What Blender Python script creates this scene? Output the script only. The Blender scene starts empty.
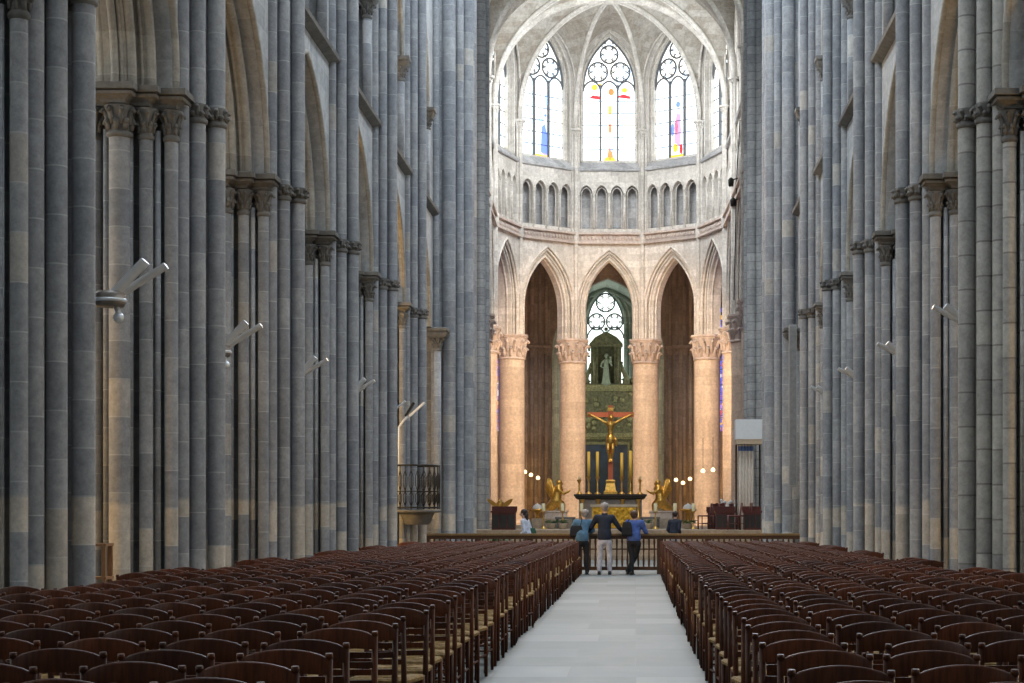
import bpy, math, random
from mathutils import Vector, Matrix
random.seed(7)
PI = math.pi
C = bpy.context.scene.collection
SC = bpy.context.scene
F = 1746.0            # focal length in pixels of the 1024 px frame
EYE = 1.48
VX, VY = 635.5, 516.5

# ------------------------------------------------------------------ mesh helper
class MB:
    def __init__(s): s.v = []; s.f = []; s.sm = []
    def add(s, vs, fs, smooth=False):
        o = len(s.v); s.v += [tuple(p) for p in vs]
        for f in fs: s.f.append([o + i for i in f]); s.sm.append(smooth)
    def box(s, x0, x1, y0, y1, z0, z1):
        v = [(x0,y0,z0),(x1,y0,z0),(x1,y1,z0),(x0,y1,z0),(x0,y0,z1),(x1,y0,z1),(x1,y1,z1),(x0,y1,z1)]
        s.add(v, [(0,3,2,1),(4,5,6,7),(0,1,5,4),(1,2,6,5),(2,3,7,6),(3,0,4,7)])
    def bar(s, a, b, w, h, up=(0,0,1)):
        a = Vector(a); b = Vector(b); d = (b-a).normalized(); u = Vector(up)
        if abs(d.dot(u)) > .98: u = Vector((0,1,0))
        x = d.cross(u).normalized()*w/2; y = x.cross(d).normalized()*h/2
        v = [a-x-y,a+x-y,a+x+y,a-x+y,b-x-y,b+x-y,b+x+y,b-x+y]
        s.add(v, [(0,3,2,1),(4,5,6,7),(0,1,5,4),(1,2,6,5),(2,3,7,6),(3,0,4,7)])
    def tube(s, pts, r, n=10, closed=False, caps=True, smooth=True):
        pts = [Vector(p) for p in pts]; m = len(pts)
        rs = r if isinstance(r, (list, tuple)) else [r]*m
        vs = []; prev = None
        for i, p in enumerate(pts):
            if closed: t = pts[(i+1) % m]-pts[i-1]
            else: t = pts[min(i+1, m-1)]-pts[max(i-1, 0)]
            if t.length < 1e-9: t = Vector((0,0,1))
            t.normalize()
            if prev is None:
                a = Vector((0,0,1)) if abs(t.z) < .9 else Vector((1,0,0))
                x = t.cross(a).normalized()
            else:
                x = prev - t*prev.dot(t)
                if x.length < 1e-6: x = t.cross(Vector((1,0,0)))
                x.normalize()
            prev = x; y = t.cross(x)
            for k in range(n):
                a = 2*PI*k/n; vs.append(p+(x*math.cos(a)+y*math.sin(a))*rs[i])
        fs = []
        for i in range(m if closed else m-1):
            j = (i+1) % m
            for k in range(n):
                l = (k+1) % n; fs.append((i*n+k, i*n+l, j*n+l, j*n+k))
        s.add(vs, fs, smooth)
        if caps and not closed:
            o = len(s.v)-len(vs)
            s.f.append([o+k for k in range(n)][::-1]); s.sm.append(False)
            s.f.append([o+(m-1)*n+k for k in range(n)]); s.sm.append(False)
    def cyl(s, x, y, z0, z1, r, n=16, r1=None):
        s.tube([(x,y,z0),(x,y,z1)], [r, r if r1 is None else r1], n)
    def lathe(s, cx, cy, prof, n=20, smooth=True, a0=0, a1=2*PI):
        full = abs(a1-a0-2*PI) < 1e-6; m = n if full else n+1; vs = []
        for r, z in prof:
            for k in range(m):
                a = a0+(a1-a0)*k/n; vs.append((cx+r*math.cos(a), cy+r*math.sin(a), z))
        fs = []
        for i in range(len(prof)-1):
            for k in range(n):
                l = (k+1) % m if full else k+1
                fs.append((i*m+k, i*m+l, (i+1)*m+l, (i+1)*m+k))
        s.add(vs, fs, smooth)
    def ball(s, c, r, n=12, m=8, sc=(1,1,1)):
        vs = []; fs = []
        for i in range(m+1):
            t = PI*i/m
            for k in range(n):
                a = 2*PI*k/n
                vs.append((c[0]+sc[0]*r*math.sin(t)*math.cos(a), c[1]+sc[1]*r*math.sin(t)*math.sin(a), c[2]+sc[2]*r*math.cos(t)))
        for i in range(m):
            for k in range(n):
                l = (k+1) % n; fs.append((i*n+k, (i+1)*n+k, (i+1)*n+l, i*n+l))
        s.add(vs, fs, True)
    def prism(s, poly, z0, z1):
        n = len(poly); v = [(x,y,z0) for x,y in poly]+[(x,y,z1) for x,y in poly]
        s.add(v, [tuple(range(n))[::-1], tuple(range(n, 2*n))]+[(i,(i+1)%n,n+(i+1)%n,n+i) for i in range(n)])
    def extr(s, poly, y0, y1):      # polygon in x,z extruded along y
        n = len(poly); v = [(x,y0,z) for x,z in poly]+[(x,y1,z) for x,z in poly]
        s.add(v, [tuple(range(n)), tuple(range(n, 2*n))[::-1]]+[(i,n+i,n+(i+1)%n,(i+1)%n) for i in range(n)])
    def stack(s, poly, prof):       # moulded slab: profile of (z, outward offset)
        n = len(poly); vs = []
        for z, o in prof: vs += [(x,y,z) for x,y in offset(poly, o)]
        fs = [tuple(range(n))[::-1], tuple(range((len(prof)-1)*n, len(prof)*n))]
        for i in range(len(prof)-1):
            fs += [(i*n+k, i*n+(k+1)%n, (i+1)*n+(k+1)%n, (i+1)*n+k) for k in range(n)]
        s.add(vs, fs)
    def grid(s, rows, smooth=True):
        m = len(rows[0]); vs = [p for r in rows for p in r]
        s.add(vs, [(i*m+k, i*m+k+1, (i+1)*m+k+1, (i+1)*m+k) for i in range(len(rows)-1) for k in range(m-1)], smooth)
    def merge(s, o, M=None):
        s.add([tuple(M @ Vector(p)) if M else p for p in o.v], [])
        b = len(s.v)-len(o.v)
        for f, q in zip(o.f, o.sm): s.f.append([b+i for i in f]); s.sm.append(q)
    def mesh(s, name, mat, fix=True):
        me = bpy.data.meshes.new(name); me.from_pydata(s.v, [], s.f)
        me.polygons.foreach_set('use_smooth', s.sm)
        me.materials.append(mat)
        if fix:
            import bmesh
            b = bmesh.new(); b.from_mesh(me); bmesh.ops.recalc_face_normals(b, faces=b.faces); b.to_mesh(me); b.free()
        me.update(); return me
    def build(s, name, mat, parent=None, fix=True, **kw):
        return link(name, s.mesh(name, mat, fix), parent, **kw)

def offset(poly, o):
    if abs(o) < 1e-9: return poly
    n = len(poly); A = sum(poly[i][0]*poly[(i+1)%n][1]-poly[(i+1)%n][0]*poly[i][1] for i in range(n))
    sg = 1 if A > 0 else -1; out = []
    for i in range(n):
        p0 = Vector(poly[i-1]); p1 = Vector(poly[i]); p2 = Vector(poly[(i+1)%n])
        d1 = (p1-p0).normalized(); d2 = (p2-p1).normalized()
        n1 = Vector((d1.y,-d1.x))*sg; n2 = Vector((d2.y,-d2.x))*sg
        b = n1+n2; k = b.length_squared
        b = n1 if k < 1e-6 else b*(2/k)
        out.append((p1.x+b.x*o, p1.y+b.y*o))
    return out

def link(name, data, parent=None, loc=None, rot=None, M=None):
    o = bpy.data.objects.new(name, data); C.objects.link(o)
    if parent: o.parent = parent
    if loc: o.location = loc
    if rot: o.rotation_euler = rot
    if M: o.matrix_local = M
    return o
def tag(o, label=None, cat=None, group=None, kind=None):
    if label: o['label'] = label
    if cat: o['category'] = cat
    if group: o['group'] = group
    if kind: o['kind'] = kind
    return o
def thing(name, label, cat, loc=(0,0,0), rz=0, group=None, M=None):
    o = link(name, None, loc=loc, rot=(0,0,rz)); o.empty_display_size = .2
    if M: o.matrix_world = M
    return tag(o, label, cat, group)
def struct(name, loc=(0,0,0), M=None):
    o = link(name, None, loc=loc)
    if M: o.matrix_world = M
    o['kind'] = 'structure'; return o
def copy_tree(o, parent=None):
    c = o.copy(); C.objects.link(c); c.parent = parent
    for ch in list(o.children): copy_tree(ch, c)
    return c

# ------------------------------------------------------------------ materials
class NT:
    def __init__(s, name):
        s.m = bpy.data.materials.new(name); s.m.use_nodes = True; s.t = s.m.node_tree
        s.b = s.t.nodes['Principled BSDF']; s.out = s.t.nodes['Material Output']
    def n(s, t, **k):
        x = s.t.nodes.new(t)
        for a, v in k.items():
            if a.startswith('_'): setattr(x, a[1:], v)
            else: x.inputs[a.replace('__',' ')].default_value = v
        return x
    def l(s, a, b): s.t.links.new(a, b)
    def val(s, x, sock):
        if isinstance(x, (int, float)): sock.default_value = x
        else: s.l(x, sock)
    def math(s, op, a, b=None, c=None, clamp=False):
        x = s.t.nodes.new('ShaderNodeMath'); x.operation = op; x.use_clamp = clamp
        s.val(a, x.inputs[0])
        if b is not None: s.val(b, x.inputs[1])
        if c is not None: s.val(c, x.inputs[2])
        return x.outputs[0]
    def mix(s, f, a, b, mode='MIX'):
        x = s.t.nodes.new('ShaderNodeMix'); x.data_type = 'RGBA'; x.blend_type = mode
        s.val(f, x.inputs[0])
        for v, k in ((a, 6), (b, 7)):
            if isinstance(v, tuple): x.inputs[k].default_value = (*v, 1)
            else: s.l(v, x.inputs[k])
        return x.outputs[2]
    def noise(s, vec, scale, detail=3, rough=.55):
        x = s.n('ShaderNodeTexNoise', Scale=scale, Detail=detail, Roughness=rough)
        if vec: s.l(vec, x.inputs['Vector'])
        return x.outputs['Fac']
    def ramp(s, f, a, b):
        x = s.t.nodes.new('ShaderNodeMapRange'); s.l(f, x.inputs[0]); x.inputs[1].default_value = a; x.inputs[2].default_value = b
        x.interpolation_type = 'SMOOTHSTEP'; return x.outputs[0]
    def bump(s, h, strength, dist=.02):
        x = s.n('ShaderNodeBump', Strength=strength, Distance=dist); s.l(h, x.inputs['Height']); s.l(x.outputs[0], s.b.inputs['Normal'])

def stone(name, c1, c2, h=.42, var=.45, joint=None, jw=.03, jmix=.6, patch=None, patch_h=None, rough=.85, blocks=None, rnd=1.0):
    t = NT(name); g = t.n('ShaderNodeNewGeometry'); sep = t.n('ShaderNodeSeparateXYZ'); t.l(g.outputs['Position'], sep.inputs[0])
    oi = t.n('ShaderNodeObjectInfo'); r = t.math('MULTIPLY', oi.outputs['Random'], 9.0*rnd)
    v = t.math('ADD', t.math('DIVIDE', sep.outputs['Z'], h), r)
    idx = t.math('FLOOR', v); fr = t.math('FRACT', v)
    cell = idx
    if blocks:
        xy = t.math('ADD', t.math('ADD', sep.outputs['X'], sep.outputs['Y']), t.math('MULTIPLY', t.math('MODULO', idx, 2.0), blocks/2))
        bx = t.math('DIVIDE', xy, blocks); cell = t.math('ADD', t.math('MULTIPLY', idx, 17.3), t.math('FLOOR', bx)); fx = t.math('FRACT', bx)
    w = t.n('ShaderNodeTexWhiteNoise', _noise_dimensions='1D'); t.l(t.math('ADD', cell, t.math('MULTIPLY', oi.outputs['Random'], 100.0)), w.inputs['W'])
    n2 = t.noise(g.outputs['Position'], .5, 3); n1 = t.noise(g.outputs['Position'], 7, 5, .7)
    sc = t.n('ShaderNodeMapping'); sc.inputs['Scale'].default_value = (1.6, 1.6, .25); t.l(g.outputs['Position'], sc.inputs[0])
    n3 = t.noise(sc.outputs[0], 2.2, 3)
    f = t.math('ADD', t.math('MULTIPLY', n2, .62), t.math('ADD', t.math('MULTIPLY', w.outputs['Value'], .18), t.math('MULTIPLY', n1, .25)))
    col = t.mix(t.ramp(f, .3, .75), c1, c2)
    if patch:
        w2 = t.n('ShaderNodeTexWhiteNoise', _noise_dimensions='1D'); t.l(t.math('ADD', cell, t.math('MULTIPLY', oi.outputs['Random'], 57.0)), w2.inputs['W'])
        m = t.math('GREATER_THAN', w2.outputs['Value'], .5)
        low = t.math('SUBTRACT', 1.0, t.ramp(t.math('ADD', sep.outputs['Z'], t.math('MULTIPLY', n2, .5)), patch_h, patch_h+.08))
        hi = t.math('MULTIPLY', t.math('GREATER_THAN', w2.outputs['Value'], .97), .5)
        col = t.mix(t.math('MAXIMUM', t.math('MULTIPLY', m, t.math('MULTIPLY', low, .85)), hi), col, patch)
    br = t.math('ADD', 1-var*.55, t.math('MULTIPLY', w.outputs['Value'], var*.55))
    n4 = t.noise(g.outputs['Position'], 26, 4, .75)
    br = t.math('MULTIPLY', br, t.math('ADD', .20, t.math('ADD', t.math('MULTIPLY', n1, .85), t.math('MULTIPLY', n4, .55))))
    br = t.math('MULTIPLY', br, t.math('ADD', .72, t.math('MULTIPLY', n3, .56)))
    cc = t.n('ShaderNodeCombineColor')
    for k in range(3): t.l(br, cc.inputs[k])
    col = t.mix(1.0, col, cc.outputs[0], 'MULTIPLY')
    if joint:
        jm = t.math('LESS_THAN', fr, jw)
        if blocks: jm = t.math('MAXIMUM', jm, t.math('LESS_THAN', fx, jw*h/blocks))
        col = t.mix(t.math('MULTIPLY', jm, jmix), col, joint)
    t.l(col, t.b.inputs['Base Color']); t.b.inputs['Roughness'].default_value = rough
    t.bump(t.math('ADD', n1, t.math('MULTIPLY', n3, .4)), .35, .02)
    return t.m
def plain(name, col, rough=.6, metal=0, var=.25, scale=8, bump=0, spec=None, coat=0):
    t = NT(name); tc = t.n('ShaderNodeTexCoord'); n = t.noise(tc.outputs['Object'], scale, 4)
    c2 = tuple(x*(1-var) for x in col); t.l(t.mix(t.ramp(n, .3, .7), c2, col), t.b.inputs['Base Color'])
    t.b.inputs['Roughness'].default_value = rough; t.b.inputs['Metallic'].default_value = metal
    t.b.inputs['Coat Weight'].default_value = coat
    if bump: t.bump(n, bump)
    return t.m
def wood(name, c1, c2, rough=.4, scale=3.0, rnd=.5):
    t = NT(name); tc = t.n('ShaderNodeTexCoord'); mp = t.n('ShaderNodeMapping'); mp.inputs['Scale'].default_value = (6, 6, .7)
    t.l(tc.outputs['Object'], mp.inputs[0]); n = t.noise(mp.outputs[0], scale*3, 5, .65)
    oi = t.n('ShaderNodeObjectInfo'); col = t.mix(t.ramp(n, .3, .7), c1, c2)
    k = t.math('ADD', 1-rnd*.5, t.math('MULTIPLY', oi.outputs['Random'], rnd)); cc = t.n('ShaderNodeCombineColor')
    for i in range(3): t.l(k, cc.inputs[i])
    t.l(t.mix(1.0, col, cc.outputs[0], 'MULTIPLY'), t.b.inputs['Base Color']); t.b.inputs['Roughness'].default_value = rough
    t.bump(n, .15, .004); return t.m
def emit(name, col, st):
    t = NT(name); t.b.inputs['Base Color'].default_value = (*col, 1)
    t.b.inputs['Emission Color'].default_value = (*col, 1); t.b.inputs['Emission Strength'].default_value = st; return t.m

def glass(name, st, kind='clear'):
    t = NT(name); tc = t.n('ShaderNodeTexCoord')
    vo = t.n('ShaderNodeTexVoronoi', Scale=3.2 if kind == 'clear' else 4.5, Randomness=.9); t.l(tc.outputs['Object'], vo.inputs['Vector'])
    hs = t.n('ShaderNodeSeparateColor'); t.l(vo.outputs['Color'], hs.inputs[0])
    if kind == 'clear':
        col = t.mix(t.ramp(hs.outputs[0], .1, .9), (.72,.86,1.0), (1.0,.97,.86))
    elif kind == 'green':
        col = t.mix(t.ramp(hs.outputs[0], .1, .9), (.75,.92,.85), (.95,.97,.92))
    else:
        r = t.n('ShaderNodeValToRGB'); r.color_ramp.interpolation = 'CONSTANT'; e = r.color_ramp.elements
        e[0].position = 0; e[0].color = (.05,.07,.6,1); e[1].position = .25; e[1].color = (.22,.06,.55,1)
        for p, c in ((.42,(.55,.03,.08,1)),(.55,(.75,.8,.95,1)),(.68,(.06,.12,.75,1)),(.84,(.85,.45,.08,1)),(.92,(.4,.2,.7,1))):
            x = e.new(p); x.color = c
        t.l(hs.outputs[1], r.inputs[0]); col = r.outputs[0]
        ve = t.n('ShaderNodeTexVoronoi', Scale=4.5, Randomness=.9); ve.feature = 'DISTANCE_TO_EDGE'; t.l(tc.outputs['Object'], ve.inputs['Vector'])
        col = t.mix(t.math('LESS_THAN', ve.outputs['Distance'], .045), col, (.01,.01,.015))
    t.l(col, t.b.inputs['Emission Color']); t.b.inputs['Emission Strength'].default_value = st
    t.b.inputs['Base Color'].default_value = (.2,.22,.25,1); t.b.inputs['Roughness'].default_value = .2
    return t.m

S_NAVE = stone('nave_stone', (.32,.34,.37), (.41,.415,.42), .47, .34, joint=(.62,.63,.63), jw=.03, jmix=.4, patch=(.66,.60,.51), patch_h=1.9)
S_NAVE_R = stone('nave_stone_pale', (.42,.42,.40), (.50,.49,.45), .44, .3, joint=(.13,.12,.11), jw=.05, jmix=.65, patch=(.3,.31,.31), patch_h=1.2)
S_WARM = stone('nave_arch_stone', (.38,.345,.29), (.46,.43,.37), .5, .3, joint=(.6,.56,.5), jw=.03, jmix=.25)
S_WALL = stone('nave_wall_stone', (.42,.435,.445), (.52,.525,.52), .36, .25, joint=(.6,.6,.6), jw=.04, jmix=.35, blocks=.75, rnd=0)
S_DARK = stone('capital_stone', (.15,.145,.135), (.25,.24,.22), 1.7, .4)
S_CHOIR = stone('choir_stone', (.66,.62,.56), (.80,.76,.70), .36, .22, joint=(.5,.46,.42), jw=.045, jmix=.5, blocks=.8, rnd=0)
S_COL = stone('choir_column_stone', (.70,.56,.43), (.80,.67,.53), .43, .16, joint=(.5,.42,.34), jw=.045, jmix=.5, rnd=.3)
S_CAP = stone('choir_capital_stone', (.60,.50,.44), (.72,.62,.55), 1.7, .3)
S_GREYW = stone('triforium_back_stone', (.42,.42,.43), (.58,.58,.58), .5, .3, joint=(.7,.7,.7), jw=.04, jmix=.3, blocks=.7, rnd=0)
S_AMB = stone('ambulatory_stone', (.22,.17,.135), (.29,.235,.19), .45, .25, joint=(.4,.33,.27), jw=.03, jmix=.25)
S_GREEN = stone('chapel_stone', (.36,.40,.34), (.50,.54,.46), .4, .3, joint=(.55,.58,.5), jw=.04, jmix=.3)
S_VAULT = stone('vault_stone', (.42,.36,.29), (.60,.57,.52), .26, .2, joint=(.52,.5,.46), jw=.06, jmix=.4, blocks=.6, rnd=0)
S_STEP = stone('step_stone', (.40,.31,.22), (.50,.40,.29), 3.0, .2)
M_WOOD = wood('chair_wood', (.040,.009,.002), (.092,.025,.007), .45, rnd=.8)
M_WOOD.node_tree.nodes['Principled BSDF'].inputs['Specular IOR Level'].default_value = .28
M_STRAW = plain('straw', (.36,.22,.07), .8, var=.5, scale=40, bump=.4)
M_RAILW = wood('rail_wood', (.07,.032,.015), (.13,.06,.028), .4, rnd=.2)
M_LIGHTW = wood('light_wood', (.22,.11,.05), (.34,.18,.085), .5)
M_IRON = plain('iron', (.035,.033,.03), .5, .6)
M_ALU = plain('brushed_metal', (.86,.90,.94), .3, .35, var=.1)
M_LAMPW = plain('lamp_reflector', (.78,.82,.85), .35, .1, var=.1)
M_GOLD = plain('gold', (.95,.58,.14), .34, .9, var=.35, scale=14, bump=.5)
M_GOLDP = plain('gold_panel', (.93,.52,.05), .45, .55, var=.45, scale=9, bump=.6)
M_BRASS = plain('brass', (.80,.50,.14), .35, .85, var=.2)
M_RED = wood('cross_wood', (.52,.12,.05), (.66,.18,.08), .5)
M_BLACK = plain('dark_table', (.03,.028,.026), .4)
M_CANDLE = plain('candle_wax', (.85,.72,.42), .5, var=.05)
M_YCANDLE = plain('yellow_candle', (.95,.62,.10), .5, var=.05)
M_WHITE = plain('white_paint', (.80,.84,.86), .6, var=.05)
M_BEIGE = plain('beige_board', (.62,.50,.36), .7, var=.1)
M_CURT = plain('curtain_cloth', (.50,.44,.37), .9, var=.15)
M_BLUEB = plain('blue_cloth', (.08,.13,.28), .9, var=.15)
M_DRED = wood('dark_red_wood', (.07,.018,.014), (.13,.035,.028), .35, rnd=.4)
M_LEAF = plain('leaf', (.10,.22,.07), .6, var=.5)
M_SKIN = plain('skin', (.62,.38,.28), .55, var=.1)
M_LEAD = plain('tracery_stone', (.17,.18,.19), .8, var=.3)
M_LEAD2 = plain('lead_bar', (.09,.10,.12), .7)
M_RET = plain('retable_wood', (.17,.15,.07), .55, .15, var=.6, scale=6, bump=.7)
M_RETG = plain('retable_gilding', (.30,.26,.12), .5, .3, var=.5, scale=10, bump=.6)
M_STAT = plain('statue_stone', (.27,.29,.20), .6, var=.3)
M_PAINT = plain('altarpiece_canvas', (.03,.05,.10), .4, var=.7, scale=1.5)
M_PANEL = plain('speaker_grey', (.26,.27,.27), .6, var=.08)
M_CABLE = plain('cable', (.03,.03,.035), .6)
G_CLEAR = glass('window_glass_clear', 2.3)
G_SIDE = glass('window_glass_aisle', 3.2)
G_GREEN = glass('window_glass_chapel', 2.2, 'green')
G_COL = glass('window_glass_coloured', 1.3, 'col')
def fabric(n, c, r=.9): return plain(n, c, r, var=.3, scale=12, bump=.3)

t = NT('floor_slabs'); g = t.n('ShaderNodeNewGeometry'); br = t.n('ShaderNodeTexBrick', Scale=1.0)
br.offset = .37; br.inputs['Brick Width'].default_value = 1.7; br.inputs['Row Height'].default_value = 1.15; br.offset_frequency = 2; br.squash = .7; br.squash_frequency = 3
br.inputs['Mortar Size'].default_value = .008; br.inputs['Color1'].default_value = (.10,.115,.11,1); br.inputs['Color2'].default_value = (.17,.187,.185,1)
br.inputs['Mortar'].default_value = (.13,.13,.12,1); t.l(g.outputs['Position'], br.inputs['Vector'])
n = t.noise(g.outputs['Position'], 3.0, 6, .7); n2 = t.noise(g.outputs['Position'], .4, 2)
k = t.math('ADD', .55, t.math('ADD', t.math('MULTIPLY', n, .6), t.math('MULTIPLY', n2, .3))); cc = t.n('ShaderNodeCombineColor')
for i in range(3): t.l(k, cc.inputs[i])
t.l(t.mix(1.0, br.outputs['Color'], cc.outputs[0], 'MULTIPLY'), t.b.inputs['Base Color'])
t.b.inputs['Specular IOR Level'].default_value = .35
t.l(t.math('ADD', .42, t.math('MULTIPLY', n, .3)), t.b.inputs['Roughness']); t.bump(t.math('ADD', n, t.math('MULTIPLY', br.outputs['Fac'], -.6)), .25, .01)
S_FLOOR = t.m

# ------------------------------------------------------------------ arches
def arc_pts(a, R, zs, n=12):
    """pointed arch from (-a,zs) to (a,zs)"""
    c = R-a; zt = math.sqrt(max(R*R-c*c, 1e-6)); th = math.atan2(zt, c); L = []
    for i in range(n+1):
        q = th*i/n; L.append((c-R*math.cos(q), zs+R*math.sin(q)))
    return L + [(-x, z) for x, z in L[-2::-1]]
def arch_wall(mb, ops, u0, u1, z0, z1, y0, y1, n=12):
    """ops: (uc, a, R, sill, spring); slab between y0 and y1 with pointed openings"""
    cur = u0
    for uc, a, R, sill, sp in sorted(ops):
        if uc-a > cur+1e-4: mb.box(cur, uc-a, y0, y1, z0, z1)
        cur = uc+a
        if sill > z0+1e-4: mb.box(uc-a, uc+a, y0, y1, z0, sill)
        P = [(uc+x, z) for x, z in arc_pts(a, R, sp, n)]
        for (xa, za), (xb, zb) in zip(P, P[1:]):
            v = [(xa,y0,za),(xb,y0,zb),(xb,y0,z1),(xa,y0,z1),(xa,y1,za),(xb,y1,zb),(xb,y1,z1),(xa,y1,z1)]
            mb.add(v, [(0,1,2,3),(7,6,5,4),(0,4,5,1),(3,2,6,7)])
    if u1 > cur+1e-4: mb.box(cur, u1, y0, y1, z0, z1)
def arch_roll(mb, uc, a, R, sp, y, r, zb=None, n=12, seg=8):
    P = [(uc+x, y, z) for x, z in arc_pts(a, R, sp, n)]
    if zb is not None: P = [(uc-a, y, zb)]+P+[(uc+a, y, zb)]
    mb.tube(P, r, seg, caps=False)
def capital(mb, x, y, r, z0, z1, R, leaves=8):
    """ring, flared bell and two rows of crocket leaves"""
    h = z1-z0
    mb.lathe(x, y, [(r,z0-.03*1),(r*1.22,z0-.015),(r*1.28,z0+.02),(r*1.05,z0+.05)], 14)
    mb.lathe(x, y, [(r*1.03,z0+.04),(r*1.05,z0+h*.35),(r*1.2,z0+h*.7),(R*.93,z0+h*.95),(R*.93,z1)], 14)
    for row, (zb, zt, ro) in enumerate(((z0+.06, z0+h*.55, r*1.35), (z0+h*.35, z0+h*.93, R*1.03))):
        for k in range(leaves):
            a = 2*PI*(k+row*.5)/leaves; ca, sa = math.cos(a), math.sin(a)
            rr = [r*1.05, r*1.12, (ro+r)/2, ro, ro*1.04, ro*.93]; zz = [zb, zb+(zt-zb)*.4, zb+(zt-zb)*.75, zt-.02, zt-.06*h-.02, zt-.12*h-.02]
            w = r*.30
            mb.tube([(x+q*ca, y+q*sa, z) for q, z in zip(rr, zz)], [w*.8, w, w*.9, w*.9, w*1.0, w*.4], 5)

# ------------------------------------------------------------------ nave piers
BAY = 5.42; Z0 = 22.5
PY = [Z0+BAY*(i-1) for i in range(-1, 6)]        # 11.7 .. 44.2
PC = {-1: -6.44, 1: 5.31}                         # wall centre line left / right
SH = [(1.04,0,.112,'a')]
for sq in (1, -1): SH += [(.86,.26*sq,.105,'a'), (.70,.44*sq,.10,'c'), (.61,.57*sq,.085,'d'), (.33,.70*sq,.085,'d'), (.04,.84*sq,.13,'d')]
SHB = []
for sq in (1, -1): SHB += [(-.30,.70*sq,.085,'d'), (-.58,.56*sq,.085,'d')]
SHB += [(-.86,0,.12,'d')]
THIN = [(.46,.645),(.15,.76),(-.15,.76)]
PLAN = [(.72,.70),(.42,.70),(.42,.84),(.17,.84),(.17,1.02),(-.17,1.02),(-.17,.84),(-.42,.84),(-.42,.70),(-.74,.70)]
PLAN = PLAN+[(p,-q) for p, q in PLAN[::-1]]
CORE = [(.86,.03),(.70,.16),(.56,.32),(.44,.44),(.22,.52),(.04,.66),(-.08,.76),(-.26,.62),(-.50,.52),(-.80,.08)]
CORE = CORE+[(p,-q) for p, q in CORE[::-1]]
HTOP = 19.5
def pier_proto(mat, label, sgn):
    root = thing('clustered_pier', label, 'pier', group=None)
    X = lambda p: -p*sgn                # p points to the nave: left pier sgn=-1 -> +x
    m = MB(); m.prism([(X(p),q) for p, q in CORE], 0, 6.8); m.prism([(X(p),q) for p, q in [(.92,0.04),(.74,.2),(.62,.36),(.4,.46),(.4,-.46),(.62,-.36),(.74,-.2),(.92,-.04)]], 6.8, HTOP)
    for p, q in THIN:
        for sq in (1, -1): m.cyl(X(p), q*sq, 0, 6.3, .038, 8)
    m.build('pier_core', mat, root)
    for p, q, r, k in SH+SHB:
        m = MB()
        if k == 'a' or k == 'c': m.tube([(X(p),q,.3),(X(p),q,HTOP)], r, 20, caps=False)
        else: m.tube([(X(p),q,.3),(X(p),q,6.3)], r, 18, caps=False)
        m.build('shaft', mat, root)
    for p, q, r, k in SH+SHB:
        m = MB()
        if k == 'a': capital(m, X(p), q, r, 6.50, 6.72, r*1.36, 7)
        elif k == 'c': continue
        else: capital(m, X(p), q, r, 6.20, 6.56, r*1.9 if r < .1 else r*1.55, 8)
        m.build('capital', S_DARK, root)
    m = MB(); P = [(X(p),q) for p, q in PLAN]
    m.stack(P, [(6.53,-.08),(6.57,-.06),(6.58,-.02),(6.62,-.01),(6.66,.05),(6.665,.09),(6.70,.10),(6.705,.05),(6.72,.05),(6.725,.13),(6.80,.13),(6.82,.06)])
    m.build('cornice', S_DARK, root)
    m = MB()
    B = [(X(p),q) for p, q in [(1.18,.12),(.98,.40),(.82,.56),(.70,.74),(.40,.86),(.2,1.02),(-.2,1.02),(-.4,.86),(-.7,.72),(-1.0,.16)]]
    B = B+[(x,-y) for x, y in B[::-1]]
    m.stack(B, [(0,.06),(.16,.06),(.2,0),(.30,0),(.33,-.03)])
    for p, q, r, k in SH+SHB: m.lathe(X(p), q, [(r*1.45,.30),(r*1.55,.34),(r*1.3,.38),(r*1.15,.40),(r*1.3,.44),(r*1.02,.47)], 14)
    m.build('base', mat, root)
    return root
LN = ['just before the left edge of view', 'first from the camera on the left side', 'second on the left side', 'third on the left side', 'fourth on the left side', 'fifth on the left side', 'sixth on the left side, with the iron balcony', 'last on the left side before the crossing']
lab_l = ['', 'grey clustered pier cut by the left photo edge, nearest of the left row',
 'grey clustered pier with amber glow beside it, second in the left row',
 'grey clustered pier, third in the left row, behind the two-bar lamp at its front edge',
 'pale patched clustered pier, fourth in the left row from the camera',
 'grey clustered pier, fifth in the left row, just before the iron balcony',
 'grey clustered pier carrying the iron balcony, sixth in the left row',
 'unused']
lab_r = ['', '', 'pale grey clustered pier with dark course joints, nearest and widest of the right row',
 'grey clustered pier, second in the right row, left of the pale nearest one',
 'grey clustered pier, third in the right row from the camera',
 'grey clustered pier, fourth in the right row from the camera',
 'grey clustered pier at the right end of the wooden rail, fifth in the right row',
 'unused']
proto = {-1: pier_proto(S_NAVE, 'x', -1), 1: pier_proto(S_NAVE, 'x', 1)}
made = set()
for sgn, labs in ((-1, lab_l), (1, lab_r)):
    for i, y in enumerate(PY):
        if not labs[i]: continue
        o = proto[sgn] if sgn not in made else copy_tree(proto[sgn]); made.add(sgn)
        o.location = (PC[sgn], y, 0); o['label'] = labs[i]; o['group'] = 'clustered piers of the %s row' % ('left' if sgn < 0 else 'right')
        if sgn == 1 and i == 2: pale = o
for o in (pale,):
        if True:
            meshes = {}
            for ch in o.children:
                if ch.name.startswith(('shaft', 'pier_core', 'base')):
                    if ch.data.name not in meshes:
                        d = ch.data.copy(); d.materials[0] = S_NAVE_R; meshes[ch.data.name] = d
                    ch.data = meshes[ch.data.name]

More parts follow.
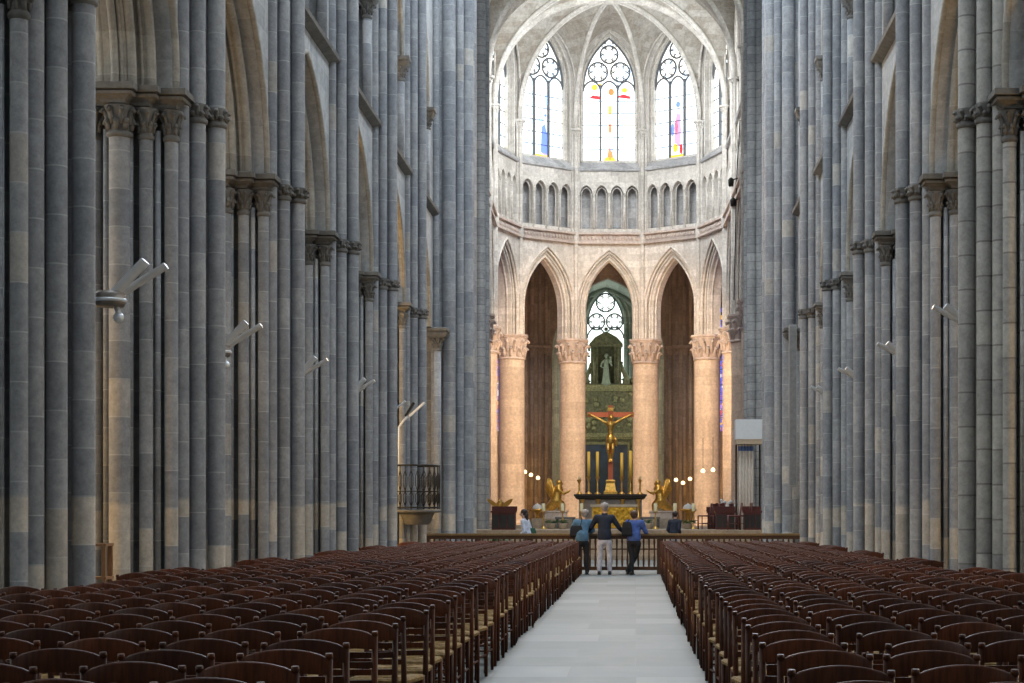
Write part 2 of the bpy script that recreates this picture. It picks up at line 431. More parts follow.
# ------------------------------------------------------------------ nave walls (arcade, gallery openings)
def nave_wall(sgn):
    side = 'left' if sgn < 0 else 'right'
    root = struct('wall_'+side, (PC[sgn], 0, 0)); X = lambda p: -p*sgn
    T = Matrix(((0, -sgn*-1, 0, 0), (1, 0, 0, 0), (0, 0, 1, 0), (0, 0, 0, 1)))
    # local (u along y, d = depth away from nave, z)
    def put(mb): 
        mb.v = [(X(-d), u, z) for u, d, z in mb.v]; return mb
    a1, c = 2.17, .72
    first = {}
    for y in [PY[0]-BAY*.5-BAY]+[p-BAY*.5 for p in PY]+[PY[-1]+BAY*.5]:
        if 'a' not in first:
            m = MB(); H = BAY/2
            arch_wall(m, [(0, a1, a1+c, 6.82, 6.82)], -H, H, 6.82, 10.05, -.68, -.34)
            first['w'] = put(m).mesh('arcade_spandrel', S_WALL)
            m = MB()
            arch_wall(m, [(0, a1-.16, a1-.16+c, 6.82, 6.82)], -H, H, 6.82, 10.04, -.34, -.14)
            arch_wall(m, [(0, a1-.34, a1-.34+c, 6.82, 6.82)], -H, H, 6.82, 10.04, -.14, .14)
            arch_wall(m, [(0, a1-.16, a1-.16+c, 6.82, 6.82)], -H, H, 6.82, 10.04, .14, .60)
            for da, d, r in ((.02,-.66,.05),(-.10,-.37,.075),(-.15,-.28,.03),(-.26,-.17,.075),(-.33,-.08,.03),(-.36,0,.05),(-.26,.17,.075)):
                arch_roll(m, 0, a1+da, a1+da+c, 6.82, d, r)
            first['a'] = put(m).mesh('arcade_arch', S_WARM)
            m = MB(); P = [(10.0,-.70),(10.06,-.86),(10.12,-.88),(10.18,-.84),(10.34,-.68)]
            v = [(-H, d, z) for z, d in P]+[(H, d, z) for z, d in P]; n = len(P)
            m.add(v, [(k,k+1,n+k+1,n+k) for k in range(n-1)]); m.add([(-H,-.70,10.0),(H,-.70,10.0),(H,.6,10.0),(-H,.6,10.0),(-H,-.68,10.34),(H,-.68,10.34),(H,.6,10.34),(-H,.6,10.34)],[(0,1,2,3),(4,5,6,7)])
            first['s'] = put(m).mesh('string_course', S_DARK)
            m = MB()
            arch_wall(m, [(0, 1.95, 3.65, 10.3, 12.85)], -H, H, 10.3, HTOP, -.68, -.30)
            first['g'] = put(m).mesh('gallery_wall', S_WALL)
            m = MB()
            arch_wall(m, [(0, 1.72, 3.42, 10.3, 12.85)], -H, H, 10.3, HTOP-.1, -.30, .3)
            for da, d, r in ((-.02,-.64,.05),(-.10,-.36,.08),(-.25,-.26,.05)):
                arch_roll(m, 0, 1.95+da, 3.65+da, 12.85, d, r)
            first['h'] = put(m).mesh('gallery_arch', S_WARM)
            m = MB(); m.cyl(0,0,10.3,12.35,.10,14); first['c'] = m.mesh('colonnette', S_NAVE)
            m = MB(); capital(m, 0, 0, .10, 12.3, 12.62, .19, 7)
            m.stack([(-.2,-.2),(.2,-.2),(.2,.2),(-.2,.2)], [(12.6,-.05),(12.66,0),(12.72,.03),(12.74,0),(12.78,.05),(12.86,.05)])
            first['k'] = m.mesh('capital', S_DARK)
        for nm, k in (('arcade_spandrel','w'),('arcade_arch','a'),('string_course','s'),('gallery_wall','g'),('gallery_arch','h')):
            link(nm, first[k], root, loc=(0, y, 0))
        for q in (-1, 1):
            link('colonnette', first['c'], root, loc=(X(.60), y+q*1.86, 0)); link('capital', first['k'], root, loc=(X(.60), y+q*1.86, 0))
            link('colonnette', first['c'], root, loc=(X(.30), y+q*1.68, 0)); link('capital', first['k'], root, loc=(X(.30), y+q*1.68, 0))
    # aisle outer wall, one window per bay
    ax = PC[sgn]+sgn*6.2
    rw = struct('wall_aisle_'+side, (ax, 0, 0)); wn = []
    m = MB(); ops = []
    ys = [PY[0]-BAY*1.5]+[p-BAY*.5 for p in PY]+[PY[-1]+BAY*.5]
    for y in ys: ops.append((y, 1.5, 2.6, 4.5, 11.5))
    arch_wall(m, ops, -12, PY[-1]+BAY, 0, 16.8, 0, .8)
    for y in [PY[0]-BAY*2, PY[0]-BAY]+PY:
        m.box(y-.35, y+.35, -.25, .1, 0, 16)
        for q, d in ((-.3,-.3),(0,-.42),(.3,-.3)): m.cyl(y+q, d, 0, 15, .11, 12)
    put(m).build('aisle_masonry', S_WALL, rw)
    for y in ys:
        g_ = struct('window_%d' % next_win(), (ax, y, 0)); m = MB()
        P = [(-1.5,4.5)]+arc_pts(1.5,2.6,11.5)+[(1.5,4.5)]
        m.extr([(x,z) for x,z in P], .38, .42); put(m).build('glass', G_SIDE, g_)
        m = MB()
        for u in (-.5,.5): m.box(u-.05,u+.05,.3,.45,4.5,12.6)
        for z in (6.5,8.5,10.5): m.box(-1.5,1.5,.34,.4,z-.02,z+.02)
        put(m).build('mullion', M_LEAD, g_)
    m = MB(); m.box(min(ax+sgn*.8, PC[sgn]), max(ax+sgn*.8, PC[sgn]), -12, PY[-1]+BAY, 16.8, 17.1); m.build('ceiling_aisle_'+side, S_WARM)['kind'] = 'structure'
_w = [0]
def next_win(): _w[0] += 1; return _w[0]
nave_wall(-1); nave_wall(1)

# floor
m = MB(); m.add([(-30,-14,0),(30,-14,0),(30,135,0),(-30,135,0)], [(0,1,2,3)]); m.build('floor', S_FLOOR)['kind'] = 'structure'
# west wall behind the camera and transept enclosure
m = MB(); m.box(-14,13,-13,-12,0,24); m.build('wall_west', S_WALL)['kind'] = 'structure'
for sgn, side in ((-1,'left'),(1,'right')):
    x = PC[sgn]
    w = struct('wall_transept_'+side); m = MB()
    x2 = x+sgn*13; a, b = sorted((x2, x2+sgn)); m.box(a,b,49,70,0,27)
    a, b = sorted((x+sgn*6.2, x2)); m.box(a,b,PY[-1]+BAY-1,PY[-1]+BAY,0,27); m.box(a,b,69.5,70.5,0,27)
    m.build('transept_masonry', S_WALL, w)

# ------------------------------------------------------------------ crossing piers
def crossing_pier(label, xf, y, sgn, mat, z1=27.0, ry=1.35, dense=9, blocky=False):
    """xf: face towards the vessel, y: centre, sgn: side"""
    root = thing('crossing_pier', label, 'pier', (xf+sgn*1.6, y, 0), group='great piers of the crossing')
    m = MB(); P = []
    pts = []
    for k in range(dense*2+1):
        a = PI*(k/(dense*2))            # west (-y) half to nave to east
        p = 1.42*math.sin(a)**.8 if math.sin(a) > 0 else 0; q = -ry*math.cos(a)
        pts.append((p, q))
    core = [(-sgn*(p-.05), q*.95) for p, q in pts]+[(sgn*1.5, ry*.95), (sgn*1.5, -ry*.95)]
    m.prism(core, 0, z1); m.build('pier_core', mat, root)
    m0 = {}
    for k, (p, q) in enumerate(pts):
        r = .19 if k % 2 == 0 else .12
        if r not in m0:
            mm = MB(); mm.tube([(0,0,.4),(0,0,z1)], r, 18, caps=False); m0[r] = mm.mesh('shaft', mat)
        link('shaft', m0[r], root, loc=(-sgn*p, q, 0))
    for k in range(4):
        mm = MB(); mm.tube([(0,0,.4),(0,0,z1)], .14, 16, caps=False)
        if .14 not in m0: m0[.14] = mm.mesh('shaft', mat)
        link('shaft', m0[.14], root, loc=(sgn*(.3+k*.36), -ry-.02, 0))
    m = MB(); m.stack(offset(core, .2), [(0,.05),(.2,.05),(.26,-.02),(.4,-.06)]); m.build('base', mat, root)
    return root
for lab, xf, sg in (('great grey shafted pier on the left before the crossing, rising unbroken to the vault', -4.68, -1), ('great grey shafted pier on the right before the crossing, holding the long grey panel', 3.72, 1)):
    r = crossing_pier(lab, xf, 51.4, sg, S_NAVE, ry=1.6, dense=5)
    lx = (-5.62 if sg < 0 else 4.55)-r.location.x; ly = 49.55-51.4
    m = MB(); m.tube([(lx,ly,.3),(lx,ly,6.3)], .1, 14); m.build('shaft', S_NAVE, r)
    m = MB(); capital(m, lx, ly, .1, 6.2, 6.56, .2, 8); m.build('capital', S_DARK, r)
    q = [(lx-.3,ly-.26),(lx+.26,ly-.26),(lx+.26,ly+.3),(lx-.3,ly+.3)]
    m = MB(); m.stack(q, [(6.53,-.06),(6.58,0),(6.66,.04),(6.72,.0),(6.725,.06),(6.80,.06),(6.82,0)]); m.build('cornice', S_DARK, r)

S_BLOCK = stone('crossing_block_stone', (.36,.37,.37), (.50,.50,.49), .33, .25, joint=(.16,.16,.17), jw=.09, jmix=.6, rnd=0)
crossing_pier('block-jointed pier strip at the left edge of the choir opening', -5.60, 67.6, -1, S_BLOCK, dense=3)
crossing_pier('block-jointed pier strip at the right edge of the choir opening', 4.12, 67.6, 1, S_BLOCK, dense=3)

# ------------------------------------------------------------------ choir (own axis, slightly turned)
CH = Matrix.Translation((-.75, 67, 0)) @ Matrix.Rotation(math.radians(1.38), 4, 'Z')
CY = 23.0; R = 6.5
def fm(phi, ap, cx=0, cy=CY): # face matrix: local x along face, local y outward
    ph = math.radians(phi)
    return CH @ Matrix.Translation((cx+ap*math.sin(ph), cy+ap*math.cos(ph), 0)) @ Matrix.Rotation(-ph, 4, 'Z')
def tracery(m, a, Rr, sill, sp, y, lights=3, w=.07, big=False):
    """mullions, lancet heads and foiled circles inside a pointed window"""
    pw = 2*a/lights; hs = sp-(.15 if not big else 1.0)
    for k in range(1, lights): m.box(-a+k*pw-w*.6, -a+k*pw+w*.6, y-w, y+w, sill, hs+.35)
    for k in range(lights):
        uc = -a+(k+.5)*pw; m.tube([(uc+x, y, z) for x, z in arc_pts(pw/2, pw*.62, hs, 5)], w*.6, 6)
    def foil(cx, cz, r, nf=6):
        m.tube([(cx+r*math.cos(t_*PI/9), y, cz+r*math.sin(t_*PI/9)) for t_ in range(18)], w*.62, 6, closed=True)
        rr = r*.40
        for k in range(nf):
            b = 2*PI*k/nf+PI/2; ox, oz = cx+r*.60*math.cos(b), cz+r*.60*math.sin(b)
            m.tube([(ox+rr*math.cos(b+s), y, oz+rr*math.sin(b+s)) for s in [x*.55 for x in range(-4, 5)]], w*.34, 5)
    zt = sp+math.sqrt(Rr*Rr-(Rr-a)**2); H = zt-sp
    r1 = a*.40
    if big: foil(0, sp+1.55, .66); foil(-.64, sp+.18, .58); foil(.64, sp+.18, .58)
    else:
        foil(0, sp+H*.68, a*.34); foil(-a*.43, sp+H*.33, a*.37); foil(a*.43, sp+H*.33, a*.37)
        for sx in (-1, 1): m.tube([(sx*a*.30*math.cos(q*PI/5), y, sp+H*.86+a*.10*math.sin(q*PI/5)) for q in range(-2,3)], w*.4, 5)
    m.tube([(x, y, z) for x, z in arc_pts(a, Rr, sp, 10)], w*.9, 6)
def window(M, a, Rr, sill, sp, y, gmat, lights=3, w=.085, bars=5, extra=None, big=False):
    root = struct('window_%d' % next_win(), M=M)
    m = MB(); m.extr([(-a, sill)]+arc_pts(a, Rr, sp, 10)+[(a, sill)], y+.06, y+.08); m.build('glass', gmat, root)
    m = MB(); tracery(m, a, Rr, sill, sp, y, lights, w, big); m.build('tracery', M_LEAD, root)
    m = MB()
    for k in range(1, bars+1):
        z = sill+(sp-sill)*k/(bars+1); m.box(-a, a, y+.01, y+.05, z-.018, z+.018)
    m.build('saddle_bar', M_LEAD2, root)
    if extra: extra(root, y+.04)
    return root

wall_apse = struct('wall_apse', M=CH)
PROT = {}
def face(phi, ap, w, cx=0, cy=CY, chap=True):
    M = Matrix.Translation((cx+ap*math.sin(math.radians(phi)), cy+ap*math.cos(math.radians(phi)), 0)) @ Matrix.Rotation(-math.radians(phi), 4, 'Z')
    key = round(w, 2)
    if key not in PROT:
        d = {}; H = w/2; k = w/4.02
        m = MB(); ao = H-.26; ai = H-.68
        co = 2.15*k
        zs = 12.8 if w < 5 else 12.2
        arch_wall(m, [(0, ao, ao+co, 11.2, zs)], -H, H, 11.2, 16.45, -.50, -.22)
        arch_wall(m, [(0, ai, ai+co, 11.2, zs)], -H, H, 11.2, 16.44, -.22, .5)
        for da, y, r in ((.04,-.52,.055),(-.08,-.42,.06),(-.2,-.30,.05),(-.36,-.22,.07)):
            arch_roll(m, 0, ao+da, ao+da+co, zs, y, r, 11.2)
        arch_roll(m, 0, ai, ai+co, zs, .0, .06, 11.2)
        d['arcade_arch'] = m.mesh('arcade_arch', S_CHOIR)
        m = MB()
        for z0, z1, o in ((16.40,16.52,.20),(16.52,16.9,.06),(16.9,17.02,.22)): m.box(-H, H, -.5-o, .5, z0, z1)
        nn = int(w/.2)
        for i in range(nn):
            u = -H+(i+.5)*w/nn; m.ball((u, -.58, 16.71), .085, 6, 4, (1,.7,1.5))
        d['frieze'] = m.mesh('frieze', S_CAP)
        m = MB(); nl = 4 if w < 5 else 6; pw = (w-.66)/nl; ops = []
        for i in range(nl):
            uc = -(w-.66)/2+(i+.5)*pw; ops.append((uc, pw*.40, pw*.62, 17.25, 19.15))
        arch_wall(m, ops, -H, H, 17.02, 20.5, -.42, -.20, 6)
        for uc, a_, r_, s_, p_ in ops: arch_roll(m, uc, a_+.03, r_+.03, p_, -.44, .035, None, 6, 6)
        for uc, a_, r_, s_, p_ in ops: arch_roll(m, uc, a_*.80, r_*.80, p_, -.24, .03, 17.25, 6, 6)
        d['triforium_arcade'] = m.mesh('triforium_arcade', S_CHOIR)
        m = MB()
        for i in range(nl+1):
            uc = -(w-.66)/2+i*pw
            m.cyl(uc, -.46, 17.2, 19.05, .055, 10); capital(m, uc, -.46, .055, 19.0, 19.2, .1, 5); m.box(uc-.1, uc+.1, -.56,-.36,17.05,17.2)
        d['triforium_colonnette'] = m.mesh('triforium_colonnette', S_CHOIR)
        m = MB(); m.box(-H, H, .45, .55, 17.0, 20.5); d['triforium_back'] = m.mesh('triforium_back', S_GREYW)
        m = MB(); v = [(-H,-.56,20.42),(H,-.56,20.42),(H,-.6,20.55),(-H,-.6,20.55),(H,.22,21.15),(-H,.22,21.15),(-H,-.42,20.40),(H,-.42,20.40)]
        m.add(v, [(0,1,2,3),(3,2,4,5),(6,7,1,0)]); d['sloping_sill'] = m.mesh('sloping_sill', S_GREYW)
        wa = H-.58; m = MB(); rr = wa*2.4
        wt = 27.85-math.sqrt(rr*rr-(rr-wa)**2); d['_w'] = (wa, rr, wt)
        arch_wall(m, [(0, wa+.22, rr+.22, 20.5, wt)], -H, H, 20.5, 29.2, -.30, -.02)
        arch_wall(m, [(0, wa+.02, rr+.02, 21.05, wt)], -H, H, 20.5, 29.2, -.02, .4)
        arch_roll(m, 0, wa+.22, rr+.22, wt, -.30, .05, 20.9); arch_roll(m, 0, wa+.1, rr+.1, wt, -.06, .05, 21.0)
        d['clerestory_wall'] = m.mesh('clerestory_wall', S_CHOIR)
        PROT[key] = d
    d = PROT[key]
    for nm, me in d.items():
        if nm[0] != '_': link(nm, me, wall_apse, M=M)
    return M, d['_w']
faces = []
APO = R*math.cos(math.radians(18)); WF = 2*R*math.sin(math.radians(18))
def bits(root, y, L):
    for nm, mat, quads in L:
        m = MB()
        for (x0, x1, z0, z1) in quads: m.box(x0, x1, y-.012, y, z0, z1)
        m.build(nm, mat, root)
E_RED = emit('ruby_glass', (.85,.02,.03), 1.1); E_YEL = emit('amber_glass', (1.0,.62,.03), 1.3); E_BLU = emit('blue_glass', (.16,.26,.85), 1.0)
E_SKY = emit('pale_blue_glass', (.4,.65,1.0), 1.2); E_PUR = emit('purple_glass', (.50,.32,.55), .9); E_ORG = emit('orange_glass', (.9,.2,.05), 1.1)
def poly_glass(root, y, items):
    for nm, mat, pts in items:
        m = MB(); m.extr(pts, y-.015, y-.002); m.build(nm, mat, root)
def circ(cx, cz, rx, rz, n=10): return [(cx+rx*math.cos(2*PI*i/n), cz+rz*math.sin(2*PI*i/n)) for i in range(n)]
def win_center(root, y):
    poly_glass(root, y, [
        ('ruby_pane', E_RED, [(-1.10,24.55),(-.52,24.48),(-.50,24.66),(-.9,24.72)]), ('ruby_pane', E_RED, [(.30,24.62),(1.15,24.52),(1.18,24.66),(.8,24.78)]),
        ('amber_pane', E_YEL, circ(-.80,25.15,.17,.17)), ('amber_pane', E_YEL, circ(.85,25.0,.16,.14)), ('amber_pane', E_YEL, circ(-.5,25.3,.09,.09)),
        ('orange_pane', E_ORG, circ(.12,24.9,.16,.2)), ('amber_pane', E_YEL, circ(.05,23.9,.10,.28)), ('orange_pane', E_ORG, circ(.05,22.9,.09,.3)),
        ('blue_pane', E_SKY, circ(.15,22.0,.13,.4)), ('orange_pane', E_ORG, [(-.14,21.15),(.25,21.15),(.14,21.9),(0,21.9)]), ('amber_pane', E_YEL, [(-.30,21.08),(.42,21.08),(.25,21.3),(-.2,21.3)])])
def win_left(root, y):
    poly_glass(root, y, [
        ('blue_pane', E_BLU, [(.0,21.3),(.46,21.2),(.42,22.3),(.28,22.9),(.06,22.7)]), ('pale_blue_pane', E_SKY, circ(.02,23.2,.16,.45)), ('pale_blue_pane', E_SKY, circ(.35,24.2,.10,.35)),
        ('blue_pane', E_BLU, circ(.30,23.35,.09,.09)), ('purple_pane', E_PUR, [(.08,21.1),(.40,21.1),(.36,21.3),(.1,21.3)]), ('amber_pane', E_YEL, [(-.42,21.08),(.46,21.08),(.44,21.2),(-.42,21.2)])])
def win_right(root, y):
    poly_glass(root, y, [
        ('purple_pane', E_PUR, [(-.22,21.9),(.14,21.6),(.22,22.5),(.16,23.4),(-.06,23.5),(-.2,22.9)]), ('ruby_pane', E_RED, circ(-.1,22.7,.12,.42)), ('blue_pane', E_BLU, circ(.02,23.95,.14,.18)),
        ('blue_pane', E_BLU, circ(-.32,22.6,.09,.4)), ('amber_pane', E_YEL, circ(-.15,21.6,.16,.25)), ('ruby_pane', E_RED, circ(.22,21.5,.1,.3)),
        ('amber_pane', E_YEL, [(-.45,21.08),(.42,21.08),(.42,21.22),(-.45,21.22)])])
for phi, ex in ((0, win_center), (36, win_right), (-36, win_left), (72, None), (-72, None)):
    M, (wa, rr, wt) = face(phi, APO, WF)
    window(CH @ M, wa, rr, 21.05, wt, .14, G_CLEAR, 3, extra=ex)
for s in (-1, 1):
    for cy in (2.875, 8.625, 14.375, 20.125):
        M, (wa, rr, wt) = face(90*s, R, 5.75, 0, cy)
        window(CH @ M, wa, rr, 21.05, wt, .14, G_CLEAR, 4)

# choir columns
def choir_column(label, cx, cy, shafts=True):
    M = CH @ Matrix.Translation((cx, cy, 0)); root = thing('round_column', label, 'column', M=M, group='round columns of the choir')
    if 'cc' not in PROT:
        r = .70; m = MB(); m.lathe(0,0,[(r,1.0),(r,9.95)],32); PROT['cc'] = m.mesh('shaft', S_COL)
        m = MB(); m.lathe(0,0,[(r*1.0,9.85),(r*1.09,9.88),(r*1.11,9.94),(r*1.03,10.0)],28)
        m.lathe(0,0,[(r,9.98),(r*1.0,10.4),(r*1.08,10.75),(r*1.2,10.95),(r*1.2,11.0)],28)
        for row,(zb,zt,ro,nn) in enumerate(((10.0,10.5,r*1.2,12),(10.25,10.88,r*1.3,12))):
            for k in range(nn):
                a = 2*PI*(k+row*.5)/nn; ca, sa = math.cos(a), math.sin(a)
                m.tube([(q*ca,q*sa,z) for q,z in ((r*1.0,zb),(r*1.04,zb+.22),(r*1.1,zt-.1),(ro,zt),(ro*1.05,zt-.06),(ro*.98,zt-.12))],[.07,.09,.08,.08,.085,.03],6)
        PROT['ck'] = m.mesh('capital', S_CAP)
        m = MB(); oc = [(.92*math.cos(PI/8+k*PI/4)*1.04,.92*math.sin(PI/8+k*PI/4)*1.04) for k in range(8)]
        m.stack(oc,[(10.96,-.1),(11.02,-.04),(11.06,-.06),(11.10,0),(11.2,0)]); PROT['ca'] = m.mesh('abacus', S_CAP)
        m = MB(); m.stack([(.95*math.cos(PI/8+k*PI/4),.95*math.sin(PI/8+k*PI/4)) for k in range(8)],[(.3,.05),(1.02,.05),(1.08,0)])
        m.lathe(0,0,[(.86,1.05),(.93,1.12),(.88,1.2),(.78,1.22),(.82,1.3),(.70,1.36)],28); PROT['cb'] = m.mesh('base', S_COL)
    for nm, k in (('shaft','cc'),('capital','ck'),('abacus','ca'),('base','cb')): link(nm, PROT[k], root)
    return root
cl = {(-18): 'pale peach round column just left of the altar crucifix', 18: 'pale peach round column just right of the altar crucifix',
      -54: 'pale peach round column at the outer left of the apse', 54: 'pale peach round column at the outer right of the apse',
      -90: 'round choir column at the left where the apse curve begins, mostly hidden', 90: 'white-lit round column at the right where the apse curve begins'}
pts6 = []
for an in (-90,-54,-18,18,54,90):
    th = math.radians(an); choir_column(cl[an], R*math.sin(th), CY+R*math.cos(th)); pts6.append((an, th))
for s, nm in ((-1,'left'),(1,'right')):
    for cy, w_ in ((17.25,'one bay before the apse'),(11.5,'two bays before the apse'),(5.75,'nearest the crossing')):
        choir_column('round choir column on the %s, %s' % (nm, w_), s*R, cy)
# vaulting shafts and ribs
H0, HB = 22.7, 28.35
def vshaft(x, y, nx, ny):
    """shaft group at (x,y); (nx,ny) points inward"""
    m = MB(); tx, ty = -ny, nx
    for o, q, r in ((.62,0,.11),(.54,.17,.07),(.54,-.17,.07)):
        px, py = x+nx*o+tx*q, y+ny*o+ty*q
        m.tube([(px,py,11.2),(px,py,H0-.35)], r, 10, caps=False)
        m.lathe(px,py,[(r,16.35),(r*1.5,16.45),(r*1.5,17.0),(r,17.08)],10)
        capital(m, px, py, r, H0-.4, H0-.1, r*1.6, 6)
    m.lathe(x+nx*.57,y+ny*.57,[(.1,H0-.12),(.30,H0-.12),(.33,H0-.02),(.1,H0)],12,False)
    m.build('vault_shaft', S_CHOIR, wall_apse)
def ribcurve(p0, p1, n=18):
    L = []
    for i in range(n+1):
        s = i/n; s = 1-(1-s)**1.0; v = 1-math.cos(s*PI/2)
        L.append(Vector((p0[0]+(p1[0]-p0[0])*v, p0[1]+(p1[1]-p0[1])*v, H0+(HB-H0)*math.sin(s*PI/2)**.92)))
    return L
def rib(L, w=.13):
    m = MB(); m.tube([p-Vector((0,0,.06)) for p in L], w, 8); m.tube([p-Vector((0,0,.2)) for p in L], w*.55, 6); m.build('vault_rib', S_CHOIR, vault)
def formeret(pa, pb, apex, n=18):
    """two halves from pa and pb up to apex point"""
    out = []
    for p in (pa, pb):
        L = []
        for i in range(n+1):
            s = i/n
            if s < .35: z = H0+(apex[2]-H0)*.42*s/.35; v = 0
            else:
                q = (s-.35)/.65; v = 1-math.cos(q*PI*.42); v /= (1-math.cos(PI*.42)); z = H0+(apex[2]-H0)*(.42+.58*math.sin(q*PI*.42)/math.sin(PI*.42))
            L.append(Vector((p[0]+(apex[0]-p[0])*v, p[1]+(apex[1]-p[1])*v, z)))
        out.append(L)
    return out
def web(LA, LB, name='vault_web'):
    m = MB(); rows = []
    for A, B in zip(LA, LB): rows.append([A.lerp(B, k/6)+Vector((0,0,.10*math.sin(PI*k/6))) for k in range(7)])
    m.grid(rows); m.build(name, S_VAULT, vault)
vault = struct('ceiling_choir', M=CH)
RI = R-.55; boss = (0, CY+.3)
vp = []
for an, th in pts6:
    x, y = R*math.sin(th), CY+R*math.cos(th); nx, ny = -math.sin(th), -math.cos(th)
    vshaft(x, y, nx, ny); vp.append((x+nx*.57, y+ny*.57))
ribs = [ribcurve(p, boss) for p in vp]
for L in ribs: rib(L)
for i in range(5):
    ph = math.radians(-72+36*i); ap = (( (APO-.28)*math.sin(ph)), CY+(APO-.28)*math.cos(ph), 28.2)
    a, b = formeret(vp[i], vp[i+1], ap); web(ribs[i], a); web(ribs[i+1], b)
    m = MB(); m.tube([p+Vector((0,0,0)) for p in a], .07, 6); m.tube(b, .07, 6); m.build('wall_rib', S_CHOIR, vault)
m = MB(); m.ball((boss[0], boss[1], HB-.15), .4, 14, 8, (1,1,.6)); m.build('boss', S_CHOIR, vault)
for cy in (20.125, 14.375, 8.625, 2.875):
    b = (0, cy); cs = [(s*RI, cy+q*2.875) for s in (-1,1) for q in (-1,1)]
    rr_ = [ribcurve(p, b) for p in cs]
    for L in rr_: rib(L, .11)
    for (i, j, ap) in ((0,1,(-R+.3,cy,28.2)),(2,3,(R-.3,cy,28.2)),(0,2,(0,cy-2.875,28.3)),(1,3,(0,cy+2.875,28.3))):
        if i == 0 and j == 2 or i == 1:
            la, lb = ribcurve(cs[i], ap), ribcurve(cs[j], ap); 
            if i == 1: rib(la, .16); rib(lb, .16)
        else: la, lb = formeret(cs[i], cs[j], ap)
        web(rr_[i], la); web(rr_[j], lb)
    for s in (-1, 1):
        if cy < 20: vshaft(s*R, cy+2.875, -s, 0)

# ambulatory: outer polygonal wall with windows, clustered responds
RO = 13.0; amb = struct('wall_ambulatory', M=CH)
AO = RO*math.cos(math.radians(18)); WO = 2*RO*math.sin(math.radians(18))
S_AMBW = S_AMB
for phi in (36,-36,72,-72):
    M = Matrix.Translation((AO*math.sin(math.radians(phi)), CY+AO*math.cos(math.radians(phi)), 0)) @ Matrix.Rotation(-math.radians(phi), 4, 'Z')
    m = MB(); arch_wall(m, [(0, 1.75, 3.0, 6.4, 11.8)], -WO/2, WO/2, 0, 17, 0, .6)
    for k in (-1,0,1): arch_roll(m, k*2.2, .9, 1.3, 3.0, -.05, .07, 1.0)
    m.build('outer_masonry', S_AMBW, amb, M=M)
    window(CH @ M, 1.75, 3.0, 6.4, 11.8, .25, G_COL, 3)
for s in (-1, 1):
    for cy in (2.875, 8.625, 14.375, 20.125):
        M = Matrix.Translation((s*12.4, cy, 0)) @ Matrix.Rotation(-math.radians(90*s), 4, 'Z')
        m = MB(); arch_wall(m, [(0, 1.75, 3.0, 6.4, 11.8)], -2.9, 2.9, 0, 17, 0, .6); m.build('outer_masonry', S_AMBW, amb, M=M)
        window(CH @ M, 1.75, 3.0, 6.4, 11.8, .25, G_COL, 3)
def cluster(x, y, label, ang=0, n=7, rad=.62):
    root = thing('clustered_column', label, 'column', M=CH @ Matrix.Translation((x,y,0)) @ Matrix.Rotation(ang,4,'Z'), group='brown shafted piers behind the apse')
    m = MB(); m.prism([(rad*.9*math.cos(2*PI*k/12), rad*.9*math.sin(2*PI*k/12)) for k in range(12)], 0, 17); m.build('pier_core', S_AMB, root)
    key = ('cl', rad)
    if key not in PROT:
        m = MB(); m.tube([(0,0,.9),(0,0,11.0)], .12, 12); PROT[key] = m.mesh('shaft', S_AMB)
        m = MB(); capital(m, 0, 0, .12, 10.9, 11.25, .22, 6); m.box(-.24,.24,-.24,.24,11.25,11.4); PROT[key+('c',)] = m.mesh('capital', S_AMB)
        m = MB(); m.tube([(0,0,11.4),(0,0,17)], .10, 10); PROT[key+('u',)] = m.mesh('upper_shaft', S_AMB)
    for k in range(n+3):
        a = 2*PI*k/(n+3); p = (rad*math.cos(a), rad*math.sin(a), 0)
        link('shaft', PROT[key], root, loc=p); link('capital', PROT[key+('c',)], root, loc=p); link('upper_shaft', PROT[key+('u',)], root, loc=p)
    m = MB(); m.lathe(0,0,[(rad+.35,0),(rad+.35,.6),(rad+.22,.7),(rad+.22,.9),(rad+.1,1.0)],16); m.build('base', S_AMB, root)
for s, nm in ((-1,'left'),(1,'right')):
    cluster(s*4.2, CY+12.0, 'brown shafted pier seen through the arch %s of the high altar' % nm, 0, 7, .72)
    th = math.radians(54*s); cluster(RO*.97*math.sin(th), CY+RO*.97*math.cos(th), 'brown shafted pier behind the outer %s apse column' % nm)
    th = math.radians(30*s); cluster(s*6.0, CY+12.4, 'slender brown shafted pier deep behind the %s apse arch' % nm, 0, 5, .45)
# transverse arches / ceiling of the ambulatory
m = MB(); n = 24; rows = [[], []]
for k in range(n+1):
    a = math.radians(-90+180*k/n); rows[0].append(((R+.2)*math.sin(a), CY+(R+.2)*math.cos(a), 16.5)); rows[1].append(((RO+.6)*math.sin(a), CY+(RO+.6)*math.cos(a), 16.5))
m.grid(rows, False)
for s in (-1, 1): m.box(min(s*6.7,s*13.2), max(s*6.7,s*13.2), 1, CY, 16.5, 16.8)
m.build('ceiling_ambulatory', S_AMB, M=CH)['kind'] = 'structure'

